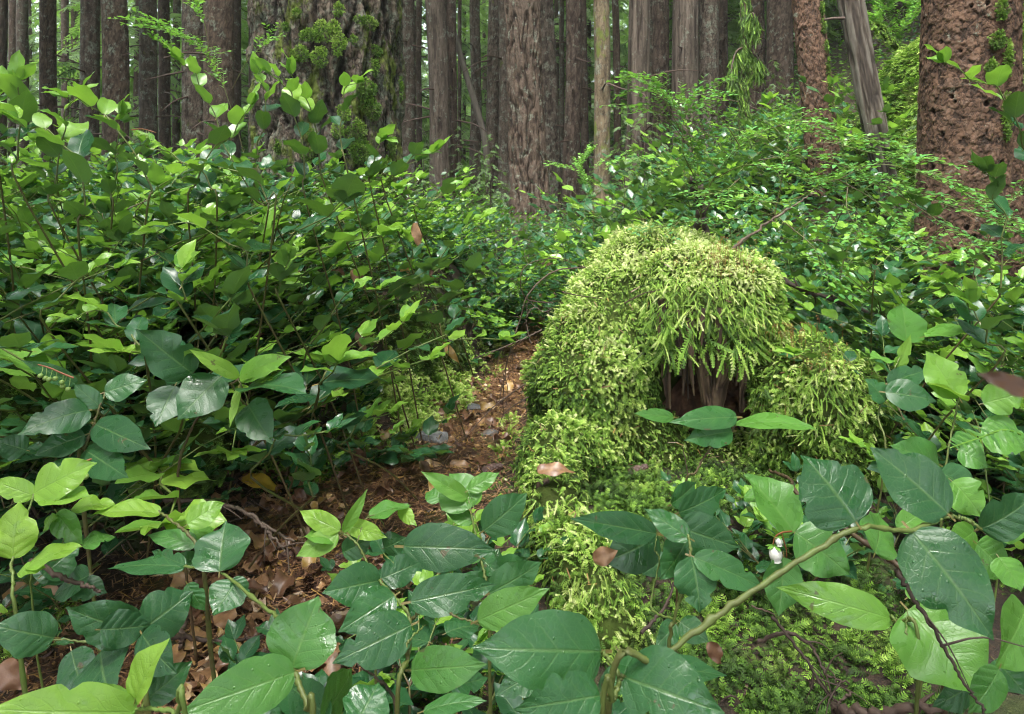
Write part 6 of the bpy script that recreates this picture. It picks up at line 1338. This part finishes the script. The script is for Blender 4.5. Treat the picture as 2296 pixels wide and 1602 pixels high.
fern('sword fern arching at the foot of the wide dark brown trunk', [[(1770, 300, 7.5), (1750, 225, 7.5), (1690, 205, 7.4)], [(1770, 300, 7.5), (1780, 220, 7.4), (1800, 200, 7.3)], [(1770, 300, 7.5), (1810, 250, 7.3), (1830, 270, 7.2)], [(1770, 300, 7.5), (1730, 260, 7.3), (1690, 270, 7.2)]], 2, .5, .1)

# ------------------------------------------------------------------ damp air between the trunks
hz = MB(); x0, x1, y0, y1, z0, z1 = -135, 135, -6, 152, -2.5, 42
hz.add([[x0, y0, z0], [x1, y0, z0], [x1, y1, z0], [x0, y1, z0], [x0, y0, z1], [x1, y0, z1], [x1, y1, z1], [x0, y1, z1]], [[0, 3, 2, 1], [4, 5, 6, 7], [0, 1, 5, 4], [1, 2, 6, 5], [2, 3, 7, 6], [3, 0, 4, 7]])
m, N = newmat('damp_air'); pv = N.n('ShaderNodeVolumePrincipled'); pv.inputs['Density'].default_value = HAZE; pv.inputs['Color'].default_value = (.9, .95, .9, 1)
o = N.n('ShaderNodeOutputMaterial'); N.l(pv.outputs[0], o.inputs['Volume'])
if HAZE > 0: tag(hz.build('haze', m, smooth=False), 'thin damp haze softening the far trunks and conifers', 'haze', kind='stuff')

# ------------------------------------------------------------------ camera, sky, light
w = bpy.data.worlds.new('World'); SC.world = w; w.use_nodes = True; nt = w.node_tree; nt.nodes.clear()
SUN_EL, SUN_AZ = math.radians(66), math.radians(200)
sky = nt.nodes.new('ShaderNodeTexSky'); sky.sky_type = 'NISHITA'; sky.sun_disc = False; sky.sun_elevation = SUN_EL; sky.sun_rotation = SUN_AZ; sky.dust_density = 4; sky.air_density = 1.0
hs = nt.nodes.new('ShaderNodeHueSaturation'); hs.inputs['Saturation'].default_value = .45
bg = nt.nodes.new('ShaderNodeBackground'); bg.inputs[1].default_value = .15; ow = nt.nodes.new('ShaderNodeOutputWorld')
nt.links.new(sky.outputs[0], hs.inputs['Color']); nt.links.new(hs.outputs[0], bg.inputs[0]); nt.links.new(bg.outputs[0], ow.inputs[0])
sl = bpy.data.lights.new('sun', 'SUN'); sl.energy = 1.5; sl.angle = math.radians(35); sl.color = (1, .97, .91); so = bpy.data.objects.new('sun', sl); COL.objects.link(so)
so.rotation_euler = (math.pi / 2 - SUN_EL, 0, math.pi - SUN_AZ); so.location = (0, 0, 30)
cam = bpy.data.cameras.new('camera'); co = bpy.data.objects.new('camera', cam); COL.objects.link(co); SC.camera = co
co.location = (0, 0, EYE); co.rotation_euler = (math.pi / 2, 0, 0); cam.sensor_width = 36; cam.lens = F / 2296 * 36; cam.shift_y = -(801 - HZ) / 2296
cam.clip_start = .02; cam.clip_end = 600; cam.dof.use_dof = True; cam.dof.focus_distance = 1.1; cam.dof.aperture_fstop = 18
SC.view_settings.view_transform = 'Standard'; SC.view_settings.look = 'None'; SC.view_settings.exposure = 2.7; SC.view_settings.gamma = 1; SC.view_settings.use_curve_mapping = False
SC.render.engine = 'CYCLES'; cy = SC.cycles; cy.max_bounces = 7; cy.diffuse_bounces = 3; cy.glossy_bounces = 2; cy.transmission_bounces = 4; cy.transparent_max_bounces = 4; cy.use_denoising = True; cy.filter_width = 1.05; cy.volume_bounces = 0; cy.volume_max_steps = 64
cy.caustics_reflective = False; cy.caustics_refractive = False
